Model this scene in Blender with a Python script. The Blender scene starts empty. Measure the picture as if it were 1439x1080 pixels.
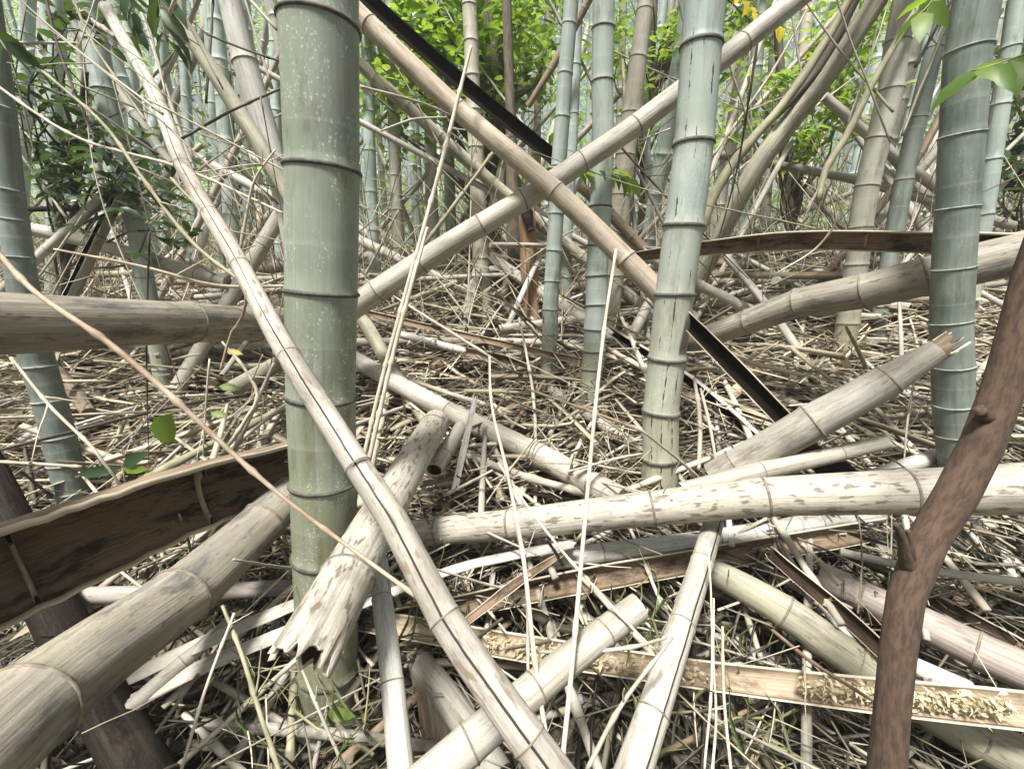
import bpy, math, random
import numpy as np
from mathutils import Vector
R_ = math.radians
random.seed(11); rng = np.random.default_rng(11)
sc = bpy.context.scene; COL = sc.collection

# ------------------------------------------------------------------ camera, sky, sun, exposure
FPX = 620.0; PITCH = R_(12.3); CZ = 1.0; CXP, CYP = 719.5, 540.0
cd = bpy.data.cameras.new('camera'); cam = bpy.data.objects.new('camera', cd); COL.objects.link(cam)
cam.location = (0, 0, CZ); cam.rotation_euler = (R_(90) - PITCH, 0, 0)
cd.sensor_width = 36; cd.lens = 36 * FPX / 1439; cd.clip_start = .02; cd.clip_end = 500
sc.camera = cam
SUN_EL, SUN_AZ = R_(64), R_(205)          # azimuth clockwise from +Y
wd = bpy.data.worlds.new('World'); sc.world = wd; wd.use_nodes = True
nt = wd.node_tree; bg = nt.nodes['Background']; sky = nt.nodes.new('ShaderNodeTexSky')
sky.sky_type = 'NISHITA'; sky.sun_disc = False; sky.sun_elevation = SUN_EL; sky.sun_rotation = SUN_AZ
sky.dust_density = 4; sky.air_density = .6; sky.ozone_density = .5
nt.links.new(sky.outputs[0], bg.inputs[0]); bg.inputs[1].default_value = .05
sl = bpy.data.lights.new('sun', 'SUN'); so = bpy.data.objects.new('sun', sl); COL.objects.link(so)
sl.energy = 2.8; sl.angle = R_(10); sl.color = (1, .99, .97)
sdir = Vector((math.sin(SUN_AZ) * math.cos(SUN_EL), math.cos(SUN_AZ) * math.cos(SUN_EL), math.sin(SUN_EL)))
so.rotation_euler = sdir.to_track_quat('Z', 'Y').to_euler(); so.location = (0, 0, 12)
sc.view_settings.view_transform = 'Standard'; sc.view_settings.look = 'None'
sc.view_settings.exposure = 1.78; sc.view_settings.gamma = 1
sc.render.engine = 'CYCLES'
sc.cycles.max_bounces = 6; sc.cycles.diffuse_bounces = 3; sc.cycles.glossy_bounces = 2; sc.cycles.transmission_bounces = 3
sc.cycles.caustics_reflective = False; sc.cycles.caustics_refractive = False
sc.cycles.use_denoising = True

CP, SP = math.cos(PITCH), math.sin(PITCH)
def W(x, y, Y):
    """a point of the place: seen along pixel (x, y) at Y metres ahead; also its depth"""
    a = (x - CXP) / FPX; b = (y - CYP) / FPX
    d = Y / (CP - b * SP)
    return np.array((a * d, Y, CZ + d * (-SP - b * CP))), d
def proj(p):
    v = np.asarray(p, float) - (0, 0, CZ)
    d = v[1] * CP - v[2] * SP; u = v[1] * SP + v[2] * CP
    d = max(d, 1e-3)
    return CXP + FPX * v[0] / d, CYP - FPX * u / d, d

# ------------------------------------------------------------------ terrain
def ter(x, y):
    x = np.asarray(x, float); y = np.asarray(y, float)
    ye = np.where(y < .8, .8 - .35 * (1 - np.exp(-(np.maximum(.8 - y, 0)) / .35)) * .6, y)
    z = 1 - .9 * np.exp(-(ye - .85) / 1.3) + .1 * np.clip(x, 0, 1.5) + .028 * np.maximum(y - 3.5, 0)
    z = z + .02 * np.sin(3.1 * x + 1.3 * y) + .016 * np.sin(7.3 * x - 4.1 * y + 1) + .05 * np.sin(.9 * x + .7 * y) * np.clip((y - 2) / 2, 0, 1)
    return z
def terf(x, y): return float(ter(x, y))

# ------------------------------------------------------------------ materials
def newmat(name):
    m = bpy.data.materials.new(name); m.use_nodes = True
    return m, m.node_tree, m.node_tree.nodes['Principled BSDF']
class NB:
    def __init__(s, nt): s.nt = nt
    def n(s, t, **k):
        o = s.nt.nodes.new(t)
        for a, v in k.items(): setattr(o, a, v)
        return o
    def l(s, a, b): s.nt.links.new(a, b)
    def attr(s, nm): return s.n('ShaderNodeAttribute', attribute_name=nm)
    def vec(s, src, sx, sy, sz, off=None):
        m = s.n('ShaderNodeVectorMath', operation='MULTIPLY'); s.l(src, m.inputs[0]); m.inputs[1].default_value = (sx, sy, sz)
        if off is None: return m.outputs[0]
        a = s.n('ShaderNodeVectorMath', operation='ADD'); s.l(m.outputs[0], a.inputs[0]); s.l(off, a.inputs[1]); return a.outputs[0]
    def noise(s, v, scale=1, detail=3, rough=.55, dist=0):
        o = s.n('ShaderNodeTexNoise'); s.l(v, o.inputs['Vector']); o.inputs['Scale'].default_value = scale
        o.inputs['Detail'].default_value = detail; o.inputs['Roughness'].default_value = rough; o.inputs['Distortion'].default_value = dist
        return o.outputs[0]
    def rng(s, v, a, b, c=0, d=1, smooth=True):
        o = s.n('ShaderNodeMapRange'); o.interpolation_type = 'SMOOTHSTEP' if smooth else 'LINEAR'; o.clamp = True
        s.l(v, o.inputs[0])
        for i, x in enumerate((a, b, c, d)): o.inputs[1 + i].default_value = x
        return o.outputs[0]
    def mix(s, f, a, b, mode='MIX'):
        o = s.n('ShaderNodeMix', data_type='RGBA', blend_type=mode)
        for i, v in ((0, f), (6, a), (7, b)):
            if isinstance(v, (int, float)): o.inputs[i].default_value = v
            elif isinstance(v, tuple): o.inputs[i].default_value = (*v, 1)
            else: s.l(v, o.inputs[i])
        return o.outputs[2]
    def math(s, op, a, b=0):
        o = s.n('ShaderNodeMath', operation=op)
        for i, v in enumerate((a, b)):
            if isinstance(v, (int, float)): o.inputs[i].default_value = v
            else: s.l(v, o.inputs[i])
        return o.outputs[0]
def objoff(nb):
    oi = nb.n('ShaderNodeObjectInfo'); m = nb.math('MULTIPLY', oi.outputs['Random'], 37.0)
    c = nb.n('ShaderNodeCombineXYZ'); nb.l(m, c.inputs[0]); nb.l(m, c.inputs[1]); nb.l(m, c.inputs[2])
    return c.outputs[0], oi.outputs['Random']

def mat_green(name, c1, c2, wax, dirt=(.10, .09, .05), speck=.5, streak=0, rough=.5, powder=.3, low=None, lowto=.8, slits=()):
    m, nt, bs = newmat(name); nb = NB(nt); off, rnd = objoff(nb)
    rest = nb.attr('rest').outputs['Vector']; nd = nb.attr('nd').outputs['Fac']
    sx = nb.n('ShaderNodeSeparateXYZ'); nb.l(rest, sx.inputs[0])
    big = nb.noise(nb.vec(rest, 11, 11, 5, off), 1, 4, .6)
    col = nb.mix(nb.rng(big, .35, .65), c1, c2)
    if low:
        zz = nb.math('ADD', sx.outputs[2], nb.math('MULTIPLY', nb.math('SUBTRACT', big, .5), .8))
        col = nb.mix(nb.rng(zz, .1, lowto, 1, 0), col, low)
    st = nb.noise(nb.vec(rest, 170, 170, 3, off), 1, 4, .65)
    col = nb.mix(nb.math('MULTIPLY', nb.rng(st, .48, .75), .3), col, wax)
    s4 = nb.noise(nb.vec(rest, 110, 110, 2.2, off), 1, 3, .6)
    col = nb.mix(nb.math('MULTIPLY', nb.rng(s4, .53, .72), .35), col, tuple(.45 * q for q in c1))
    w2 = nb.noise(nb.vec(rest, 22, 22, 9, off), 1, 5, .7)
    col = nb.mix(nb.math('MULTIPLY', nb.rng(w2, .52, .75), .5), col, wax)
    sp = nb.noise(nb.vec(rest, 260, 260, 190, off), 1, 2, .5)
    col = nb.mix(nb.math('MULTIPLY', nb.math('MULTIPLY', nb.rng(sp, .58, .70), speck), nb.rng(w2, .42, .62)), col, (.55, .58, .50))
    dk = nb.noise(nb.vec(rest, 24, 24, 6, off), 1, 5, .7)
    col = nb.mix(nb.math('MULTIPLY', nb.rng(dk, .51, .72), .65), col, dirt)
    if streak:
        s2 = nb.noise(nb.vec(rest, 75, 75, 2.2, off), 1, 4, .6)
        col = nb.mix(nb.math('MULTIPLY', nb.rng(s2, .63, .70), streak), col, (.10, .075, .045))
    h = nb.math('ADD', nb.math('MULTIPLY', st, .7), nb.math('MULTIPLY', dk, .6))
    an = nb.math('ARCTAN2', sx.outputs[1], sx.outputs[0])
    for k, a0 in enumerate(slits):
        wob = nb.noise(nb.vec(rest, 0, 0, 14 + 3 * k, off), 1, 4, .7)
        a = nb.math('ADD', an, nb.math('MULTIPLY', nb.math('SUBTRACT', wob, .5), .22))
        cw = nb.rng(nb.noise(nb.vec(rest, .01, .01, 9 + 4 * k, off), 1, 4, .7), .46, .66, 0, .055)
        cr = nb.math('LESS_THAN', nb.math('ABSOLUTE', nb.math('SUBTRACT', a, a0)), cw)
        col = nb.mix(nb.math('MULTIPLY', cr, .92), col, (.02, .016, .012)); h = nb.math('SUBTRACT', h, cr)
    # powder under each node
    col = nb.mix(nb.math('MULTIPLY', nb.math('MULTIPLY', nb.rng(nd, -.022, -.004), nb.rng(nd, -.003, -.002, 1, 0)), powder), col, (.55, .58, .50))
    nb.l(col, bs.inputs['Base Color'])
    nb.l(nb.rng(w2, .3, .7, rough - .1, rough + .2), bs.inputs['Roughness'])
    bp = nb.n('ShaderNodeBump'); bp.inputs['Strength'].default_value = .3; bp.inputs['Distance'].default_value = .002
    nb.l(h, bp.inputs['Height']); nb.l(bp.outputs[0], bs.inputs['Normal'])
    return m

def mat_dead(name, c1, c2, spot, mottle=.5, dirt=(.09, .07, .05), dirtamt=.45, rough=.6, crack=None, bump=.5, pale=.4):
    m, nt, bs = newmat(name); nb = NB(nt); off, rnd = objoff(nb)
    rest = nb.attr('rest').outputs['Vector']
    big = nb.noise(nb.vec(rest, 14, 14, 5, off), 1, 4)
    col = nb.mix(nb.rng(big, .35, .68), c1, c2)
    st = nb.noise(nb.vec(rest, 230, 230, 4.5, off), 1, 4, .65)
    col = nb.mix(nb.math('MULTIPLY', nb.rng(st, .46, .72), .55), col, tuple(x * .45 for x in c2))
    md = nb.noise(nb.vec(rest, 9, 9, 3, off), 1, 6, .75); col = nb.mix(nb.math('MULTIPLY', nb.rng(md, .50, .68), 1.45 * pale), col, (.20, .19, .165))
    gr = nb.noise(nb.vec(rest, 60, 60, 3, off), 1, 4, .65)
    col = nb.mix(nb.math('MULTIPLY', nb.rng(gr, .52, .72), pale), col, (.56, .53, .48))
    sp = nb.noise(nb.vec(rest, 105, 105, 30, off), 1, 2, .5); s3 = nb.noise(nb.vec(rest, 42, 42, 9, off), 1, 4, .68)
    lo = .68 - .10 * mottle
    col = nb.mix(nb.math('MULTIPLY', nb.rng(s3, lo - .02, lo + .12), min(1, .2 + .6 * mottle)), col, tuple(.6 * a + .4 * b for a, b in zip(spot, c2)))
    col = nb.mix(nb.math('MULTIPLY', nb.rng(sp, lo - .02, lo + .08), min(1, .3 + .6 * mottle)), col, spot)
    dk = nb.noise(nb.vec(rest, 20, 20, 6, off), 1, 5, .7)
    col = nb.mix(nb.math('MULTIPLY', nb.rng(dk, .49, .70), min(1, dirtamt * 1.35)), col, dirt)
    fine = nb.noise(nb.vec(rest, 500, 500, 160, off), 1, 2, .5)
    col = nb.mix(nb.math('MULTIPLY', nb.rng(fine, .58, .7), .3), col, dirt)
    h = nb.math('ADD', nb.math('MULTIPLY', st, .8), nb.math('MULTIPLY', dk, .6))
    if crack is not None:
        sx = nb.n('ShaderNodeSeparateXYZ'); nb.l(rest, sx.inputs[0])
        an = nb.math('ARCTAN2', sx.outputs[1], sx.outputs[0])
        wob = nb.noise(nb.vec(rest, 0, 0, 9, off), 1, 3)
        an = nb.math('ADD', an, nb.math('MULTIPLY', nb.math('SUBTRACT', wob, .5), .3))
        cw = nb.rng(nb.noise(nb.vec(rest, 0, 0, 3, off), 1, 1), .25, .6, .03, .075)
        cr = nb.math('LESS_THAN', nb.math('ABSOLUTE', nb.math('SUBTRACT', an, crack)), cw)
        col = nb.mix(nb.math('MULTIPLY', cr, .95), col, (.012, .01, .008)); h = nb.math('SUBTRACT', h, cr)
    nb.l(col, bs.inputs['Base Color'])
    nb.l(nb.rng(dk, .3, .7, rough - .08, rough + .2), bs.inputs['Roughness']); bs.inputs['Specular IOR Level'].default_value = .35 if pale > .1 else .05
    bp = nb.n('ShaderNodeBump'); bp.inputs['Strength'].default_value = bump; bp.inputs['Distance'].default_value = .003
    nb.l(h, bp.inputs['Height']); nb.l(bp.outputs[0], bs.inputs['Normal'])
    return m

def mat_plain(name, c1, c2, sc_=(30, 30, 6), rough=.75, attr='rest', var=0.0):
    m, nt, bs = newmat(name); nb = NB(nt); off, rnd = objoff(nb)
    rest = nb.attr(attr).outputs['Vector']
    a = nb.noise(nb.vec(rest, *sc_, off), 1, 5, .7)
    col = nb.mix(nb.rng(a, .36, .66), c1, c2)
    if var: 
        rv = nb.attr('rv').outputs['Fac']
        col = nb.mix(nb.math('MULTIPLY', nb.rng(rv, 0, 1, 0, 1, False), var), col, tuple(x * .3 for x in c1))
    nb.l(col, bs.inputs['Base Color']); bs.inputs['Roughness'].default_value = rough
    bp = nb.n('ShaderNodeBump'); bp.inputs['Strength'].default_value = .4; bp.inputs['Distance'].default_value = .003
    nb.l(a, bp.inputs['Height']); nb.l(bp.outputs[0], bs.inputs['Normal'])
    return m

def mat_leaf(name, c1, c2, c3, trans=.45, tcol=(.35, .5, .05), rough=.45):
    m, nt, bs = newmat(name); nb = NB(nt)
    rv = nb.attr('rv').outputs['Fac']
    rp = nb.n('ShaderNodeValToRGB'); nb.l(rv, rp.inputs[0]); e = rp.color_ramp.elements
    e[0].color = (*c1, 1); e[1].color = (*c3, 1); k = e.new(.5); k.color = (*c2, 1)
    nb.l(rp.outputs[0], bs.inputs['Base Color']); bs.inputs['Roughness'].default_value = rough
    tr = nb.n('ShaderNodeBsdfTranslucent'); tm = nb.mix(.55, rp.outputs[0], tcol); nb.l(tm, tr.inputs[0])
    mx = nb.n('ShaderNodeMixShader'); mx.inputs[0].default_value = trans
    nb.l(bs.outputs[0], mx.inputs[1]); nb.l(tr.outputs[0], mx.inputs[2])
    nb.l(mx.outputs[0], nt.nodes['Material Output'].inputs[0])
    return m

M = {}
M['g_main'] = mat_green('grey_green_culm', (.195, .222, .165), (.24, .262, .205), (.37, .395, .335), speck=.8, powder=.1, low=(.21, .215, .125), lowto=1.0)
M['g_teal'] = mat_green('blue_green_culm', (.29, .345, .305), (.36, .41, .36), (.47, .525, .48), powder=.2, low=(.34, .34, .25), lowto=.5)
M['g_streak'] = mat_green('streaked_green_culm', (.27, .325, .295), (.33, .36, .305), (.46, .50, .45), dirt=(.20, .155, .10), streak=.7, powder=.05, low=(.34, .325, .235), lowto=1.0, slits=(-.25, .35, -.8))
M['g_dark'] = mat_green('dark_green_culm', (.12, .145, .125), (.19, .215, .185), (.29, .32, .28), dirt=(.07, .085, .06), speck=.2, powder=.12)
M['g_olive'] = mat_green('olive_culm', (.32, .31, .24), (.38, .37, .30), (.48, .48, .42), powder=.15, low=(.32, .27, .16), lowto=.6)
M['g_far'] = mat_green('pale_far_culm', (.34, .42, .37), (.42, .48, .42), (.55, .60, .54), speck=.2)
M['g_beige'] = mat_green('beige_standing_culm', (.42, .37, .28), (.47, .44, .36), (.54, .52, .46), dirt=(.2, .14, .08))
M['pale'] = mat_dead('pale_dead_culm', (.47, .44, .375), (.375, .34, .27), (.26, .22, .16), .25, dirtamt=.3)
M['white'] = mat_dead('bleached_dead_culm', (.53, .51, .465), (.43, .405, .355), (.30, .27, .22), .4, dirtamt=.4)
M['mottle'] = mat_dead('mottled_dead_culm', (.47, .435, .365), (.40, .36, .28), (.15, .125, .09), 1.0, dirtamt=.35)
M['crackmot'] = mat_dead('cracked_mottled_culm', (.48, .435, .37), (.40, .355, .29), (.20, .15, .105), .8, dirtamt=.35, crack=.0)
M['crackpale'] = mat_dead('cracked_pale_culm', (.49, .46, .395), (.41, .38, .31), (.23, .20, .15), .5, dirtamt=.35, crack=.15)
M['tan'] = mat_dead('tan_dead_culm', (.44, .37, .28), (.34, .275, .20), (.20, .145, .10), .3, dirtamt=.45)
M['grey'] = mat_dead('grey_dead_culm', (.36, .335, .285), (.28, .26, .21), (.16, .14, .11), .5, dirtamt=.5)
M['yellowed'] = mat_dead('yellowed_old_culm', (.325, .285, .215), (.22, .20, .16), (.10, .085, .07), .6, dirtamt=.8, dirt=(.10, .095, .085))
M['olived'] = mat_dead('olive_dead_culm', (.37, .35, .25), (.27, .25, .18), (.12, .10, .06), .45, dirtamt=.5)
M['pinkish'] = mat_dead('pinkish_dead_culm', (.40, .34, .295), (.33, .275, .235), (.2, .14, .12), .4, dirtamt=.45)
M['brown'] = mat_dead('brown_dead_culm', (.26, .19, .12), (.18, .13, .08), (.06, .045, .03), .5, dirtamt=.5)
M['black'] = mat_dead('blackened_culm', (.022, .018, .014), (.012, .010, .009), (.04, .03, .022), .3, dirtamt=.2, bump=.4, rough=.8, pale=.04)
def mat_inside(name, c1, c2, stain, amt):
    m, nt, bs = newmat(name); nb = NB(nt); off, rnd = objoff(nb); rest = nb.attr('rest').outputs['Vector']
    f = nb.noise(nb.vec(rest, 420, 420, 2.5, off), 1, 3, .6); b = nb.noise(nb.vec(rest, 18, 18, 7, off), 1, 6, .75)
    col = nb.mix(nb.rng(f, .35, .65), c1, c2); col = nb.mix(nb.math('MULTIPLY', nb.rng(b, .44, .62), amt), col, stain)
    nb.l(col, bs.inputs['Base Color']); bs.inputs['Roughness'].default_value = .85; bs.inputs['Specular IOR Level'].default_value = .08
    bp = nb.n('ShaderNodeBump'); bp.inputs['Strength'].default_value = .35; bp.inputs['Distance'].default_value = .002
    nb.l(nb.math('ADD', f, b), bp.inputs['Height']); nb.l(bp.outputs[0], bs.inputs['Normal']); return m
M['in_brown'] = mat_inside('brown_split_inside', (.25, .185, .125), (.18, .125, .08), (.035, .026, .02), .9)
M['in_rust'] = mat_inside('rusty_split_inside', (.165, .115, .07), (.11, .075, .045), (.022, .016, .012), .95)
M['in_light'] = mat_inside('tan_split_inside', (.41, .33, .235), (.31, .24, .165), (.13, .095, .065), .8)
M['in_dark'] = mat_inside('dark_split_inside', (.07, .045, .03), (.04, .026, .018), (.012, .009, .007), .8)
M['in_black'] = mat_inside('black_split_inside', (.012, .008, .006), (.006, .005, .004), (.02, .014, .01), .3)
M['rim'] = mat_plain('pale_split_rim', (.56, .49, .38), (.38, .31, .22), (90, 90, 5))
M['ring_dark'] = mat_plain('dark_node_ring', (.05, .045, .035), (.12, .11, .085), (60, 60, 60))
M['ring_brown'] = mat_plain('brown_node_ring', (.13, .105, .075), (.25, .21, .155), (60, 60, 60))
M['ring_pale'] = mat_plain('pale_node_ring', (.30, .33, .285), (.15, .17, .14), (60, 60, 60))
M['bark'] = mat_plain('reddish_bark', (.10, .062, .04), (.045, .028, .019), (150, 150, 45), rough=.95)
M['bark_grey'] = mat_plain('grey_bark', (.16, .13, .09), (.07, .055, .04), (50, 50, 14), rough=.85)
M['rot'] = mat_plain('rotten_wood', (.05, .034, .026), (.018, .014, .012), (40, 40, 8), rough=.9)
M['orange'] = mat_plain('orange_stump_wood', (.36, .23, .13), (.20, .11, .06), (50, 50, 6), rough=.85)
M['sheath'] = mat_leaf('papery_sheath', (.40, .29, .17), (.50, .40, .27), (.22, .15, .09), .12, (.5, .35, .2), .7)
M['straw'] = mat_plain('straw_twig', (.55, .50, .40), (.40, .34, .25), (40, 40, 12))
M['greytwig'] = mat_plain('grey_twig', (.42, .39, .32), (.27, .24, .18), (40, 40, 12))
M['redtwig'] = mat_plain('reddish_twig', (.22, .145, .095), (.42, .36, .26), (10, 10, 9))
M['darktwig'] = mat_plain('dark_twig', (.09, .07, .05), (.045, .035, .028), (40, 40, 12))
M['olivetwig'] = mat_plain('olive_twig', (.32, .30, .19), (.2, .18, .11), (40, 40, 12))
M['litter'] = mat_leaf('dry_litter', (.63, .56, .42), (.48, .42, .30), (.18, .14, .09), .15, (.5, .4, .2), .7)
M['litterdark'] = mat_leaf('shade_toned_litter', (.22, .19, .13), (.10, .09, .06), (.04, .036, .025), .1, (.3, .3, .1), .7)  # shade of the deep near gaps is put into this darker litter colour
M['leaf'] = mat_leaf('broad_leaf', (.055, .12, .022), (.11, .20, .035), (.24, .32, .05), .55, (.46, .68, .06))
M['leafdark'] = mat_leaf('dark_broad_leaf', (.02, .04, .018), (.035, .065, .025), (.06, .10, .03), .25, (.2, .35, .05), .35)
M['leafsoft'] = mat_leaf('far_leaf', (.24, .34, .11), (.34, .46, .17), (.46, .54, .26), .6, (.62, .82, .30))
M['leafyellow'] = mat_leaf('yellow_leaf', (.55, .42, .03), (.65, .5, .04), (.5, .5, .05), .5, (.9, .7, .05))
M['fluff'] = mat_leaf('yellow_shavings', (.66, .60, .42), (.60, .52, .33), (.42, .32, .19), .2, (.7, .6, .3), .8)
M['grassblade'] = mat_leaf('grass_blade', (.10, .15, .05), (.18, .2, .08), (.36, .33, .16), .3, (.35, .45, .1))

# ------------------------------------------------------------------ object helpers
def tag(o, label=None, cat=None, group=None, kind=None):
    if label: o['label'] = label
    if cat: o['category'] = cat
    if group: o['group'] = group
    if kind: o['kind'] = kind
    return o
def empty(name, loc):
    o = bpy.data.objects.new(name, None); o.empty_display_size = .05; COL.objects.link(o); o.location = tuple(loc); return o
class MB:
    """collects verts and faces (with rest coords, node distance, per-face material) for ONE mesh object"""
    def __init__(s): s.v = []; s.f = []; s.rest = []; s.nd = []; s.mi = []; s.n = 0
    def add(s, v, f, rest=None, nd=None, mi=0):
        v = np.asarray(v, float).reshape(-1, 3); k = s.n
        s.v.append(v); s.rest.append(np.asarray(rest, float).reshape(-1, 3) if rest is not None else v.copy())
        s.nd.append(np.asarray(nd, float) if nd is not None else np.full(len(v), 1.0))
        s.f += [tuple(i + k for i in q) for q in f]
        s.mi += (list(mi) if isinstance(mi, (list, np.ndarray)) else [mi] * len(f)); s.n += len(v)
    def build(s, name, mats, origin=(0, 0, 0), parent=None, smooth=True):
        v = np.concatenate(s.v) - np.asarray(origin, float)
        me = bpy.data.meshes.new(name); me.from_pydata(v.tolist(), [], s.f)
        a = me.attributes.new('rest', 'FLOAT_VECTOR', 'POINT'); a.data.foreach_set('vector', np.concatenate(s.rest).astype(np.float32).ravel())
        a = me.attributes.new('nd', 'FLOAT', 'POINT'); a.data.foreach_set('value', np.concatenate(s.nd).astype(np.float32))
        for m in (mats if isinstance(mats, (list, tuple)) else [mats]): me.materials.append(m)
        me.polygons.foreach_set('material_index', np.array(s.mi, dtype=np.int32))
        me.polygons.foreach_set('use_smooth', np.full(len(s.f), smooth))
        me.update()
        o = bpy.data.objects.new(name, me); COL.objects.link(o)
        if parent: o.parent = parent
        else: o.location = tuple(origin)
        return o
def smooth_path(pts, n):
    """a smooth curve through pts (chord-length Hermite), n samples evenly spaced, plus cumulative length"""
    P = np.asarray(pts, float)
    if len(P) == 2: Q = P[0] + (P[1] - P[0]) * np.linspace(0, 1, n)[:, None]
    else:
        h = np.linalg.norm(np.diff(P, axis=0), axis=1); c = np.concatenate([[0], np.cumsum(h)]); D = np.diff(P, axis=0) / h[:, None]
        m = np.vstack([D[:1], (D[:-1] * h[1:, None] + D[1:] * h[:-1, None]) / (h[:-1] + h[1:])[:, None], D[-1:]])
        t = np.linspace(0, c[-1], n); i = np.clip(np.searchsorted(c, t, side='right') - 1, 0, len(P) - 2); u = ((t - c[i]) / h[i])[:, None]; H = h[i][:, None]
        Q = (2 * u ** 3 - 3 * u ** 2 + 1) * P[i] + (u ** 3 - 2 * u ** 2 + u) * H * m[i] + (3 * u ** 2 - 2 * u ** 3) * P[i + 1] + (u ** 3 - u ** 2) * H * m[i + 1]
    s = np.concatenate([[0], np.cumsum(np.linalg.norm(np.diff(Q, axis=0), axis=1))])
    return Q, s
def frames(Q, up0=None):
    T = np.gradient(Q, axis=0); T /= np.linalg.norm(T, axis=1)[:, None]
    r = np.asarray(up0 if up0 is not None else ((0, 0, 1) if abs(T[0][2]) < .85 else (0, -1, 0)), float)
    N = np.zeros_like(Q); B = np.zeros_like(Q)
    for i, t in enumerate(T):
        r = r - t * r.dot(t); r /= np.linalg.norm(r); N[i] = r; B[i] = np.cross(t, r)
    return T, N, B
def tube(mb, Q, rad, ns, s0=0, mi=0, cap=True, closed_pt=False, nd=None, s=None, up0=None):
    T, N, B = frames(Q, up0); n = len(Q)
    th = np.linspace(0, 2 * np.pi, ns, endpoint=False); c, sn = np.cos(th), np.sin(th)
    rad = np.broadcast_to(np.asarray(rad, float).reshape(n, -1), (n, ns))
    V = Q[:, None, :] + rad[:, :, None] * (c[None, :, None] * N[:, None, :] + sn[None, :, None] * B[:, None, :])
    if s is None: s = np.concatenate([[0], np.cumsum(np.linalg.norm(np.diff(Q, axis=0), axis=1))]) + s0
    rm = float(rad.mean())
    rest = np.stack([np.broadcast_to(c * rm, (n, ns)), np.broadcast_to(sn * rm, (n, ns)), np.broadcast_to(s[:, None], (n, ns))], -1)
    f = [(i * ns + j, i * ns + (j + 1) % ns, (i + 1) * ns + (j + 1) % ns, (i + 1) * ns + j) for i in range(n - 1) for j in range(ns)]
    if cap: f += [tuple(range(ns))[::-1], tuple((n - 1) * ns + j for j in range(ns))]
    mb.add(V, f, rest, None if nd is None else np.repeat(nd, ns), mi)
    return V, T, N, B

# ------------------------------------------------------------------ culms
def stretch(spec, i):
    """a wide lens widens what stands away from its axis: by how much, across the stem at point i"""
    a, b = spec[max(i - 1, 0)], spec[min(i + 1, len(spec) - 1)]; tx, ty = b[0] - a[0], b[1] - a[1]; l = math.hypot(tx, ty) or 1
    p = ((spec[i][0] - CXP) * ty - (spec[i][1] - CYP) * tx) / l / FPX
    return math.sqrt(1 + min(p * p, 1.6))
def px_pts(spec, clamp=True):
    P, r = [], []
    for i, (x, y, Y, w) in enumerate(spec):
        w = w / stretch(spec, i); p, d = W(x, y, Y); rr = w / 2 * d / FPX
        if clamp:
            k = 0
            while p[2] < terf(p[0], p[1]) + .35 * rr and k < 60:
                Y *= .98; p, d = W(x, y, Y); rr = w / 2 * d / FPX; k += 1
        P.append(p); r.append(rr)
    return P, r
def extend(P, r, e0, e1):
    if e0:
        d = P[0] - P[1]; d /= np.linalg.norm(d); P.insert(0, P[0] + d * e0); r.insert(0, r[0])
    if e1:
        d = P[-1] - P[-2]; d /= np.linalg.norm(d); P.append(P[-1] + d * e1); r.append(r[-1])
    return P, r
def node_positions(Q, s, nodes, spacing, jitter=.15):
    out = []
    if nodes:
        pr = np.array([proj(q)[:2] for q in Q]); ax = 0 if abs(pr[-1, 0] - pr[0, 0]) > abs(pr[-1, 1] - pr[0, 1]) else 1
        c = pr[:, ax]
        if c[-1] < c[0]: out = [float(np.interp(v, c[::-1], s[::-1])) for v in nodes]
        else: out = [float(np.interp(v, c, s)) for v in nodes]
        out = [o for o in out if .02 < o < s[-1] - .02]
    else:
        p = spacing * random.uniform(.3, .9)
        while p < s[-1] - .03:
            out.append(p); p += spacing * random.uniform(1 - jitter, 1 + jitter)
    return sorted(out)
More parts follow.
